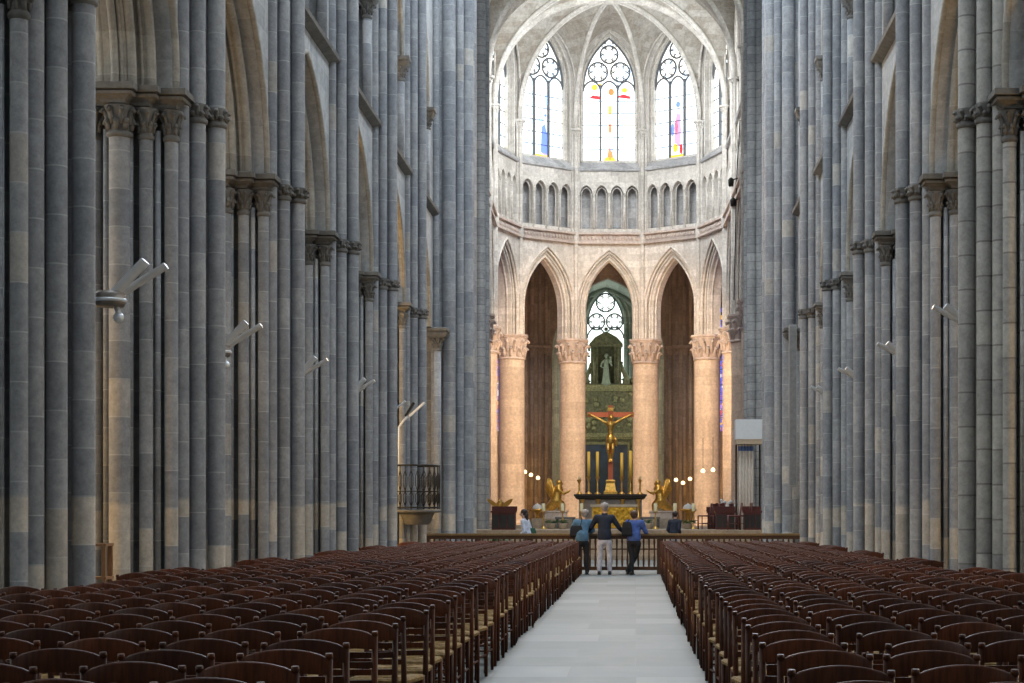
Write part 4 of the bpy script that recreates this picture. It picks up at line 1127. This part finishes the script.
# ------------------------------------------------------------------ altar group
YG = 68.3; ax = (614-VX)*YG/F
al = thing('gilded_altar', 'altar with a gilded relief front panel, lowest before the crucifix', 'altar', (ax, YG, 1.0))
m = MB(); m.box(-.92,.92,-.35,.35,.86,.95); m.build('altar_top', M_BEIGE, al)
m = MB(); m.box(-.86,.86,-.30,.30,0,.86); m.build('altar_body', M_BEIGE, al)
m = MB(); m.box(-.84,.84,-.33,-.30,.03,.84)
random.seed(3)
for k in range(26):
    a, b = random.uniform(-.75,.75), random.uniform(.1,.78); m.ball((a,-.33,b), random.uniform(.05,.1), 8, 5, (1,.35,1.2))
m.build('gilded_panel', M_GOLDP, al)
YT = 72.2; tx = (610.5-VX)*YT/F
ta = thing('high_altar_table', 'wide dark high altar table behind the gilded altar, holding candles', 'altar', (tx, YT, 1.4))
m = MB(); m.stack([(-1.5,-.5),(1.5,-.5),(1.5,.5),(-1.5,.5)],[(.78,-.14),(.84,-.06),(.88,-.06),(.92,0),(1.0,0)]); m.build('table_top', M_BLACK, ta)
m = MB(); m.box(-1.3,1.3,-.3,.4,.0,.8); m.build('table_body', M_BRASSY, ta)
for x in (-1.15,-.5,.5,1.15): m = MB(); m.lathe(x,-.38,[(.09,0),(.11,.06),(.06,.12),(.08,.4),(.06,.68),(.1,.76),(.1,.79)],12); m.build('table_leg', M_BRASS, ta)
TT = 2.4
# crucifix
cxp = thing('altar_crucifix', 'large red cross with golden crucified figure standing on the altar', 'crucifix', (tx, YT+.1, TT))
m = MB(); m.stack([(-.28,-.2),(.28,-.2),(.28,.2),(-.28,.2)],[(0,0),(.1,0),(.16,-.06),(.45,-.10),(.55,-.08),(.6,-.12)]); m.build('cross_base', M_GOLD, cxp)
m = MB(); m.bar((0,.02,.55),(0,.02,3.68),.20,.09,up=(0,1,0)); m.build('cross_post', M_RED, cxp)
m = MB(); m.bar((-.96,.03,3.30),(.96,.03,3.30),.09,.20); m.build('cross_beam', M_RED, cxp)
m = MB(); m.box(-.12,.12,-.05,-.03,3.46,3.58); m.build('title_board', M_GOLD, cxp)
pts = [(0,-.1,2.35),(0,-.12,2.6),(0,-.12,2.86),(0,-.11,3.0),(.03,-.16,3.12)]; rad = [.13,.11,.15,.06,.085]; edges = [(0,1),(1,2),(2,3),(3,4)]
for s in (-1,1):
    i = len(pts); pts += [(s*.2,-.1,2.95),(s*.48,-.08,3.12),(s*.78,-.06,3.27),(s*.86,-.07,3.30)]; rad += [.062,.045,.036,.028]; edges += [(2,i),(i,i+1),(i+1,i+2),(i+2,i+3)]
    w = i+3
    for q in range(4): k = len(pts); pts += [(s*(.93+.012*abs(q-1)*-1),-.09,3.27+q*.02),(s*.96,-.13,3.26+q*.02)]; rad += [.011,.009]; edges += [(w,k),(k,k+1)]
    k = len(pts); pts += [(s*.87,-.11,3.355)]; rad += [.012]; edges += [(w,k)]
    i = len(pts); pts += [(s*.09,-.1,2.22),(s*.10,-.2,1.85),(s*.04,-.09,1.45),(s*.05,-.16,1.34)]; rad += [.11,.075,.05,.04]; edges += [(0,i),(i,i+1),(i+1,i+2),(i+2,i+3)]
def chead(mb):
    mb.ball((.03,-.17,3.16), .115, 12, 10, (.8,.9,1.15)); mb.ball((.03,-.28,3.14), .02, 6, 5); mb.ball((.03,-.14,3.2), .125, 12, 8, (.9,.9,.9))
me = skin_mesh('figure_body', [Vector(p) for p in pts], edges, rad, M_GOLD, 2, chead, .016); link('figure_body', me, cxp)
m = MB(); m.lathe(0,-.1,[(.17,2.1),(.19,2.2),(.19,2.36),(.16,2.44)],14); m.tube([(.15,-.18,2.35),(.25,-.16,2.2),(.24,-.14,1.98)],[.06,.05,.03],7); m.build('loincloth', M_GOLD, cxp)
# candlesticks
def candlestick(px, py_top, label, tall=True):
    r = thing('altar_candlestick', label, 'candlestick', ((px-VX)*YT/F, YT-.15, TT), group='candlesticks on the high altar')
    hz = at(px, py_top, YT)[2]-TT; hb = .72 if tall else hz*.8
    m = MB(); m.lathe(0,0,[(.13,0),(.13,.03),(.06,.08),(.035,.14),(.05,.2),(.035,.26),(.045,hb*.6),(.03,hb*.65),(.05,hb*.8),(.09,hb-.03),(.09,hb)],14); m.build('stick', M_BRASS, r)
    m = MB(); m.cyl(0,0,hb-.01,hz,.062 if tall else .045,12); m.lathe(0,0,[(.061 if tall else .042,hz-.001),(.03,hz+.01),(.0,hz+.015)],12); m.build('candle', M_YCANDLE if tall else M_CANDLE, r)
candlestick(588.8,452,'brass candlestick with tall yellow candle, leftmost of the four tall ones'); candlestick(597.5,452,'brass candlestick with tall yellow candle, just left of the red cross')
candlestick(621.8,453,'brass candlestick with tall yellow candle, just right of the red cross'); candlestick(630.5,451,'brass candlestick with tall yellow candle, rightmost of the four tall ones')
candlestick(579.5,476,'short slim candlestick at the left end of the high altar', False); candlestick(640,476,'short slim candlestick at the right end of the high altar', False)
# angels
def angel(px, label, s):
    Y = 71.8; r = thing('golden_angel', label, 'statue', ((px-VX)*Y/F, Y, 0))
    m = MB(); m.stack([(-.45,-.35),(.45,-.35),(.45,.35),(-.45,.35)],[(1.0,.03),(1.08,.03),(1.1,0),(1.62,0),(1.66,.04),(1.72,.04)]); m.build('pedestal', S_CAP, r)
    pts = [(0,0,2.12),(s*.05,0,2.42),(s*.1,0,2.6),(s*.12,0,2.70),(s*-.28,.05,1.82),(s*.22,.0,1.95),(s*.24,0,1.76),(s*-.45,.05,1.78)]
    rad = [.24,.19,.20,.07,.20,.17,.13,.12]; edges = [(0,1),(1,2),(2,3),(0,4),(0,5),(5,6),(4,7)]
    for q in (-1,1):
        i = len(pts); pts += [(s*.12,q*.16,2.58),(s*.32,q*.16,2.42),(s*.5,q*.03,2.5),(s*.58,q*.01,2.56)]; rad += [.08,.06,.045,.03]; edges += [(2,i),(i,i+1),(i+1,i+2),(i+2,i+3)]
    def hd(mb): mb.ball((s*.16,0,2.83), .12, 12, 10, (.95,.85,1.1)); mb.ball((s*.13,0,2.87), .13, 10, 8, (.95,.95,.9)); mb.ball((s*.28,0,2.82), .025, 6, 5)
    link('angel_body', skin_mesh('angel_body', [Vector(p) for p in pts], edges, rad, M_GOLD, 2, hd, .02), r)
    for q in (-1,1):
        m = MB(); rows = []
        for k in range(7):
            u = k/6; rows.append([(-s*(.02+.30*u)-s*.10*w_, q*(.08+.16*u), 2.55+.50*math.sin(u*1.9)-w_*(.16+.50*math.sin(PI*(.2+.6*u)))) for w_ in (0,.33,.66,1)])
        m.grid(rows)
        for k in range(7):
            u = k/6; a = Vector(rows[k][0]); b = Vector(rows[k][-1]); m.tube([a, a.lerp(b,.6), b], [.035,.03,.012], 5)
        m.build('wing', M_GOLD, r)
angel(556, 'golden kneeling angel on a pedestal left of the altar', 1); angel(661, 'golden kneeling angel on a pedestal right of the altar', -1)
# white block candles on stands
for px, Y, nm in ((543.5,67,'leftmost of the choir'),(562.5,67,'second from the left'),(581.5,67,'just left of the gilded altar'),(655.5,67,'just right of the gilded altar'),(675,67,'second from the right'),(693.5,67,'rightmost of the choir')):
    r = thing('candle_stand', 'white pillar candle on slim brass stand, %s' % nm, 'candle stand', ((px-VX)*Y/F, Y, 1.0), group='pillar candle stands')
    m = MB(); m.lathe(0,0,[(.16,0),(.16,.03),(.05,.07),(.025,.12),(.025,.35),(.05,.4),(.025,.45),(.025,.62),(.09,.66),(.10,.68)],12); m.build('stand', M_BRASS, r)
    m = MB(); m.lathe(0,0,[(.072,.68),(.072,.98),(.05,.985),(0,.98)],12); m.build('candle', M_CANDLE, r)

# retable in the chapel
YB = 52.5; rt = thing('carved_retable', 'tall dark gilded carved retable with niche, seen between the central columns', 'retable', M=CH @ Matrix.Translation((0, YB, 0)))
m = MB(); m.box(-2.9,2.9,0,.8,0,10.6); m.build('retable_body', M_RET, rt)
m = MB()
for z in (2.2,6.9,10.2): m.box(-3.0,3.0,-.22,.5,z,z+.28); m.box(-2.95,2.95,-.14,.5,z-.14,z)
for k in range(40): m.ball((random.uniform(-2.2,2.2), -.05, random.uniform(7.3,9.9)), random.uniform(.10,.22), 7, 5, (1,.6,1))
m.build('entablature', M_RETG, rt)
for x in (-2.7,-2.25,-1.9,1.9,2.25,2.7):
    m = MB(); m.cyl(x,-.18,2.45,6.75,.15,12)
    for k in range(10): m.lathe(x,-.18,[(.15,2.6+k*.42),(.185,2.72+k*.42),(.15,2.84+k*.42)],10)
    m.build('retable_column', M_RETG, rt)
m = MB(); m.box(-1.5,1.5,-.06,0,2.6,6.4); pt_ = m.build('painting', M_PAINT, rt)
m = MB()
for b in ((-1.62,-1.48,2.5,6.5),(1.48,1.62,2.5,6.5),(-1.6,1.6,2.42,2.58),(-1.6,1.6,6.4,6.56)): m.box(b[0],b[1],-.12,0,b[2],b[3])
m.build('painting_frame', M_RETG, pt_)
m = MB(); m.box(-1.05,-.55,-.05,.6,10.5,13.2); m.box(.55,1.05,-.05,.6,10.5,13.2); m.box(-.6,.6,.5,.6,10.5,13.2)
m.box(-1.15,1.15,-.15,.6,13.1,13.3); m.extr([(-1.15,13.3),(1.15,13.3),(.75,13.75),(.3,14.0),(0,14.15),(-.3,14.0),(-.75,13.75)],-.1,.6)
for x in (-.8,.8): m.cyl(x,-.12,10.6,13.0,.10,10)
for x in (-1.4,1.4):
    m.tube([(x,0,10.5),(x*1.0,0,11.0),(x*.82,0,11.5),(x*.75,0,12.0)],[.3,.22,.12,.06],8); m.ball((x*1.35,0,10.75),.26,10,8)
m.ball((0,0,14.3),.14,8,6)
for k in range(14): m.ball((random.choice((-1,1))*random.uniform(.9,1.2),-.08,random.uniform(10.7,13.2)), .09, 6, 5)
m.build('niche', M_RET, rt)
M_ = CH @ Matrix.Translation((0, YB, 0))
st = thing('niche_statue', 'pale stone statue of a standing robed figure holding a child in the retable niche', 'statue', M=M_ @ Matrix.Translation((0,-.05,10.55)))
pts = [(0,0,.95),(0,0,1.25),(.02,0,1.55),(.02,0,1.72),(0,0,.5),(0,0,.1),(-.25,0,1.5),(-.36,-.05,1.2),(-.2,-.15,1.1),(.28,0,1.5),(.38,-.1,1.25),(.32,-.25,1.35),(.30,-.2,1.45),(.30,-.22,1.65)]
rad = [.2,.17,.19,.07,.24,.30,.08,.06,.05,.08,.07,.06,.10,.06]; edges = [(0,1),(1,2),(2,3),(0,4),(4,5),(2,6),(6,7),(7,8),(2,9),(9,10),(10,11),(11,12),(12,13)]
def sh_(mb): mb.ball((.02,-.02,1.9),.13,12,10,(.85,.9,1.15)); mb.ball((.30,-.22,1.80),.09,10,8); mb.ball((.02,.02,1.93),.15,12,8,(.95,.95,1.1))
link('statue_body', skin_mesh('statue_body',[Vector(p) for p in pts],edges,rad,M_STAT,2,sh_,.025), st)
m = MB(); m.lathe(0,0,[(.34,-.02),(.34,.06),(.28,.1)],16); m.build('statue_base', M_STAT, st)

# ------------------------------------------------------------------ choir furniture, plants
DM = chair_meshes(M_DRED, M_DRED)
m = MB(); m.bar((0,-.205,.50),(0,-.238,.80),.36,.02,up=(0,1,0)); DM.append(('back_panel', m.mesh('back_panel', M_DRED)))
rc = [(704,65.2,.0),(710,66.2,.5),(717,69.6,.2),(725,66.5,.3),(733,68,.1),(740,66.6,.4),(744,62.9,.1),(716,65.0,.4),(734,62.6,.0),(725,71.2,.3),(734,70.3,.1)]
for i, (px, Y, a) in enumerate(rc):
    o = thing('dark_red_chair', 'dark red wooden chair in the cluster at the right of the choir', 'chair', ((px-VX)*Y/F, Y, 1.0), PI/2+a, 'dark red chairs at the right of the choir')
    for nm, me in DM: link(nm, me, o)
    o.scale = (1.12,)*3
for lab, px, Y, w in (('dark wooden choir desk with panelled front at the left beyond the rail', 504, 63, .42), ('dark red panelled desk among the dark red chairs, left of the white flowers', 715.5, 67.4, .30), ('low dark desk at the foot of the striped curtain', 752, 62.9, .30), ('dark panelled desk between the flowers and the curtain', 725, 64.0, .34)):
    st_ = thing('choir_desk', lab, 'desk', ((px-VX)*Y/F, Y, 1.0))
    m = MB(); m.box(-w,w,-.3,.3,0,.62); m.build('desk_body', M_DRED, st_)
    m = MB(); m.box(-w-.04,w+.04,-.34,.34,.62,.68); m.box(-w-.04,w+.04,.28,.34,.68,.85); m.build('desk_top', M_DRED, st_)
    for x in (-.66*w,0,.66*w): m = MB(); m.box(x-w*.27,x+w*.27,-.32,-.30,.08,.54); m.build('desk_panel', M_BLACK, st_)
lc = thing('eagle_lectern', 'brass lectern with spread wings at the far left of the choir', 'lectern', ((500-VX)*66/F, 66, 1.0))
m = MB(); m.lathe(0,0,[(.3,0),(.3,.06),(.1,.12),(.06,.3),(.09,.5),(.05,.6),(.05,.75),(.12,.8),(.12,.84)],16); m.build('stem', M_BRASS, lc)
m = MB(); m.ball((0,0,.95),.13,12,8,(1,1,1.1)); m.ball((0,-.12,1.06),.06,8,6); m.build('bird_body', M_BRASS, lc)
for s in (-1,1):
    m = MB(); rows = []
    for k in range(7): u = k/6; rows.append([(s*(.08+.42*u),-.05-.1*u,.93+.22*math.sin(u*1.6)),(s*(.08+.36*u),.02,.84+.18*u),(s*(.06+.28*u),.08,.76+.16*u)])
    m.grid(rows); rows2 = [[(p[0],p[1]+.04,p[2]) for p in r] for r in rows]; m.grid(rows2); m.build('wing', M_BRASS, lc)
def plant(px, Y, z, label, w=.35, h=.5, n=40, pot=True):
    r = thing('leafy_plant', label, 'plant', ((px-VX)*Y/F, Y, z)); m = MB(); rnd = random.Random(px)
    for k in range(n):
        a = rnd.uniform(0,2*PI); L = rnd.uniform(.4,1)*h; o = rnd.uniform(.2,1)*w
        p0 = Vector((0,0,.15)); p1 = Vector((o*.5*math.cos(a),o*.5*math.sin(a),.15+L*.8)); p2 = Vector((o*math.cos(a),o*math.sin(a),.15+L*.75))
        m.tube([p0,p1,p2],[.006,.005,.003],4); sd = Vector((-math.sin(a),math.cos(a),0))*.05
        m.add([p1,p1.lerp(p2,.5)+sd+Vector((0,0,.02)),p2,p1.lerp(p2,.5)-sd+Vector((0,0,.02))],[(0,1,2,3)])
    m.build('foliage', M_LEAF, r)
    m = MB(); m.lathe(0,0,[(0,0),(.13,0),(.17,.2),(.18,.22),(.15,.22),(.14,.17),(0,.17)],14); m.build('pot', M_BEIGE, r)
plant(493.5,58.9,.0,'green leafy plant at the foot of the left choir opening pier',.45,1.0,70); plant(506,58.2,.0,'green leafy plant right of the one by the left pier',.4,.85,60)
plant(552,66.2,1.0,'low green plant left of the altar candles',.32,.25); plant(563,66.0,1.0,'second low green plant left of the altar, nearer the denim jacket',.25,.25)
plant(688,66,1.0,'low green plant right of the altar candles',.4,.25,60); plant(648,66,1.0,'small green plant beside the blue-topped person',.2,.25)
# small tables with lamps
def hang_lamp(px, py, Y, label):
    x, _, z = at(px, py, Y); r = thing('hanging_lamp', label, 'lamp', (x, Y, z), group='small hanging lamps in the ambulatory')
    m = MB(); m.tube([(0,0,.1),(0,0,1.7)], .012, 5); m.build('chain', M_CABLE, r)
    m = MB(); m.lathe(0,0,[(0,-.1),(.08,-.08),(.12,0),(.08,.08),(.03,.12)],12); m.build('lamp_globe', E_LAMP, r)
E_LAMP = emit('lamp_glow', (1.0,.82,.5), 2.2)
for i, (px, py) in enumerate(((525,472),(531,475),(538,478),(703,471),(713,470),(690,479),(683,483),(676,480))):
    hang_lamp(px, py, 98.5 if i not in (3,4) else 90, 'small glowing hanging lamp, number %s in the %s ambulatory arch' % (('one','two','three','four','five','six','seven','eight')[i], 'left' if px < 600 else 'right'))
HL = {'one':'left of its trio','two':'middle of its trio','three':'right of its trio'}
wl = ['leftmost of three in the left ambulatory arch','middle of three in the left ambulatory arch','rightmost of three in the left ambulatory arch','just left of the right outer apse column centre','farthest right, before the outer apse column','right end of three in the right ambulatory arch','middle of three in the right ambulatory arch','left end of three in the right ambulatory arch']
for o, w_ in zip([o for o in bpy.data.objects if o.name.startswith('hanging_lamp')], wl): o['label'] = 'small glowing hanging lamp, '+w_
# flowers on the right
fw = thing('white_flowers', 'bunch of white flowers behind the dark red chairs', 'flowers', ((729-VX)*69.2/F, 69.2, 1.0)); m = MB(); rnd = random.Random(5)
for k in range(16): m.ball((rnd.uniform(-.32,.32), rnd.uniform(-.15,.15), .98+rnd.uniform(-.15,.15)), .07, 8, 6)
m.build('blossoms', plain('white_petals', (.9,.88,.84), .6), fw)
m = MB(); m.lathe(0,0,[(.18,0),(.2,.04),(.08,.1),(.1,.4),(.2,.7),(.22,.75)],14); m.build('vase', M_WHITE, fw)
# chancel table at left and right
for px, nm in ((537.5,'left'),(688,'right')):
    r = thing('side_table', 'small gilded side table with a domed dish, %s of the altar' % nm, 'table', ((px-VX)*74/F, 74, 1.0))
    m = MB(); m.lathe(0,0,[(.35,.72),(.37,.76),(.35,.8),(0,.8)],18); m.build('table_top', M_GOLD, r)
    m = MB(); m.lathe(0,0,[(.22,0),(.2,.08),(.06,.15),(.09,.4),(.06,.6),(.2,.72)],14); m.build('leg', M_GOLD, r)
    m = MB(); m.lathe(0,0,[(.22,.80),(.22,.86),(.15,.96),(.04,1.02),(0,1.06)],16); m.build('dish', M_WHITE, r)
# low kneeler bench in front of columns
for px, nm in ((566,'left'),(650,'right')):
    r = thing('stone_bench', 'low grey bench beside the pedestal at the %s of the altar' % nm, 'bench', ((px-VX)*70/F, 69.3, 1.0))
    m = MB(); m.box(-.4,.4,-.2,.2,.38,.46); m.build('seat', S_DARK, r)
    for x in (-.32,.32): m = MB(); m.box(x-.05,x+.05,-.16,.16,0,.38); m.build('leg', S_DARK, r)
# cable on the right choir pier
m = MB(); x, _, z = at(736,232,82); m.tube([at(740,120,82), at(737,170,82), at(735.5,232,82), at(734,300,82)], .03, 6); tag(m.build('black_cable', M_CABLE), 'black cable hanging down the right side of the choir', 'cable')
def small_lamp(px, py, Y, label):
    x, _, z = at(px, py, Y); r = thing('spot_lamp', label, 'lamp', (x, Y, z)); m = MB(); m.lathe(0,0,[(0,-.2),(.12,-.2),(.14,.1),(.06,.2),(0,.2)],12); m.build('lamp_housing', M_IRON, r)
    m = MB(); m.bar((0,0,.1),(.5,0,.2),.05,.05); m.build('bracket', M_IRON, r)
small_lamp(731,182,82,'small dark spot lamp high on the right choir wall, above its twin'); small_lamp(733,202,82,'lower small dark spot lamp on the right choir wall')

# ------------------------------------------------------------------ light
W = bpy.data.worlds.new('sky'); SC.world = W; W.use_nodes = True
W.node_tree.nodes['Background'].inputs[0].default_value = (.70,.84,1.0,1); W.node_tree.nodes['Background'].inputs[1].default_value = .27
def area(name, loc, tgt, size, energy, col=(1,1,1), sy=None, spread=180):
    l = bpy.data.lights.new(name, 'AREA'); l.energy = energy; l.color = col; l.size = size
    if sy: l.shape = 'RECTANGLE'; l.size_y = sy
    l.spread = math.radians(spread)
    o = bpy.data.objects.new(name, l); C.objects.link(o); o.location = loc
    o.rotation_euler = (Vector(tgt)-Vector(loc)).to_track_quat('-Z', 'Y').to_euler(); return o
def point(name, loc, energy, col, r=.3):
    l = bpy.data.lights.new(name, 'POINT'); l.energy = energy; l.color = col; l.shadow_soft_size = r
    o = bpy.data.objects.new(name, l); C.objects.link(o); o.location = loc; return o
def spot(name, loc, tgt, energy, col, ang=50, r=.3):
    l = bpy.data.lights.new(name, 'SPOT'); l.energy = energy; l.color = col; l.spot_size = math.radians(ang); l.spot_blend = .6; l.shadow_soft_size = r
    o = bpy.data.objects.new(name, l); C.objects.link(o); o.location = loc; o.rotation_euler = (Vector(tgt)-Vector(loc)).to_track_quat('-Z', 'Y').to_euler()
AMB = (1.0,.55,.14)
# lamps in the aisles
for i, y in enumerate((19.6, 25.0, 30.4, 41.3)): point('aisle_lamp', (-9.4, y, 2.4), (220,60,35,30)[i], AMB)
for i, y in enumerate((19.5, 25.0, 30.5, 41.3, 46.8)): point('aisle_lamp', (8.3, y, 2.8), (380,70,40,30,60)[i], AMB)
point('aisle_lamp', (-11.2, 38.5, 3.5), 1500, AMB)
# daylight through the nave clerestory, the lantern over the crossing and the choir windows
DAY = (.80,.90,1.0)
for x, sg in ((-5.2,1),(4.1,-1)):
    o = area('clerestory_light', (x, 35 if sg < 0 else 31, 19.2), (x+sg*9, 25.5, 6), 50, 2300 if sg < 0 else 3600, DAY, sy=2.2); o.rotation_euler = (0, math.radians(-sg*52), 0)
    o.data.shape = 'RECTANGLE'; o.data.size = 2.2; o.data.size_y = 38 if sg < 0 else 46
area('lantern_light', (-.6, 60, 26), (-.6, 30, 2), 9, 5400, DAY)
wc = (1.0,.66,.38)
for x in (-3.9,1.9): spot('choir_lamp', (x, 80, 9.5), (-1.4, 97, 6), 4300, wc, 85, .4)
spot('altar_lamp', (-1.0,62,13), (-1.1,72.5,3.0), 2200, (1.0,.74,.42), 26, .3)
area('crossing_fill', (-.6, 58, 13), (-.6, 42, 0), 3, 650, (1.0,.70,.45))  # added warm fill aimed at the far chairs, no fitting hangs here
for s in (-1,1):
    point('ambulatory_lamp', (-1.4+s*5.6, 98.5, 2.6), 170, AMB, .4)
area('choir_window_light', (-1.2, 83, 23.5), (-1.6,97,13), 6, 1700, (.93,.97,1.0))
point('chapel_lamp', (-2.0,110,5), 120, (1,.95,.6), .6)
SC.view_settings.view_transform = 'Standard'; SC.view_settings.look = 'None'; SC.view_settings.gamma = 1; SC.view_settings.use_curve_mapping = False
SC.view_settings.exposure = 0.0
SC.cycles.max_bounces = 6; SC.cycles.diffuse_bounces = 4; SC.cycles.glossy_bounces = 3; SC.cycles.sample_clamp_indirect = 5

cam = bpy.data.cameras.new('camera'); co = bpy.data.objects.new('camera', cam); C.objects.link(co); SC.camera = co
co.location = (0, 0, EYE); co.rotation_euler = (PI/2, 0, 0)
cam.sensor_width = 36; cam.sensor_fit = 'HORIZONTAL'; cam.lens = F/1024*36
cam.shift_x = (512-VX)/1024; cam.shift_y = (VY-341.5)/1024; cam.clip_end = 400
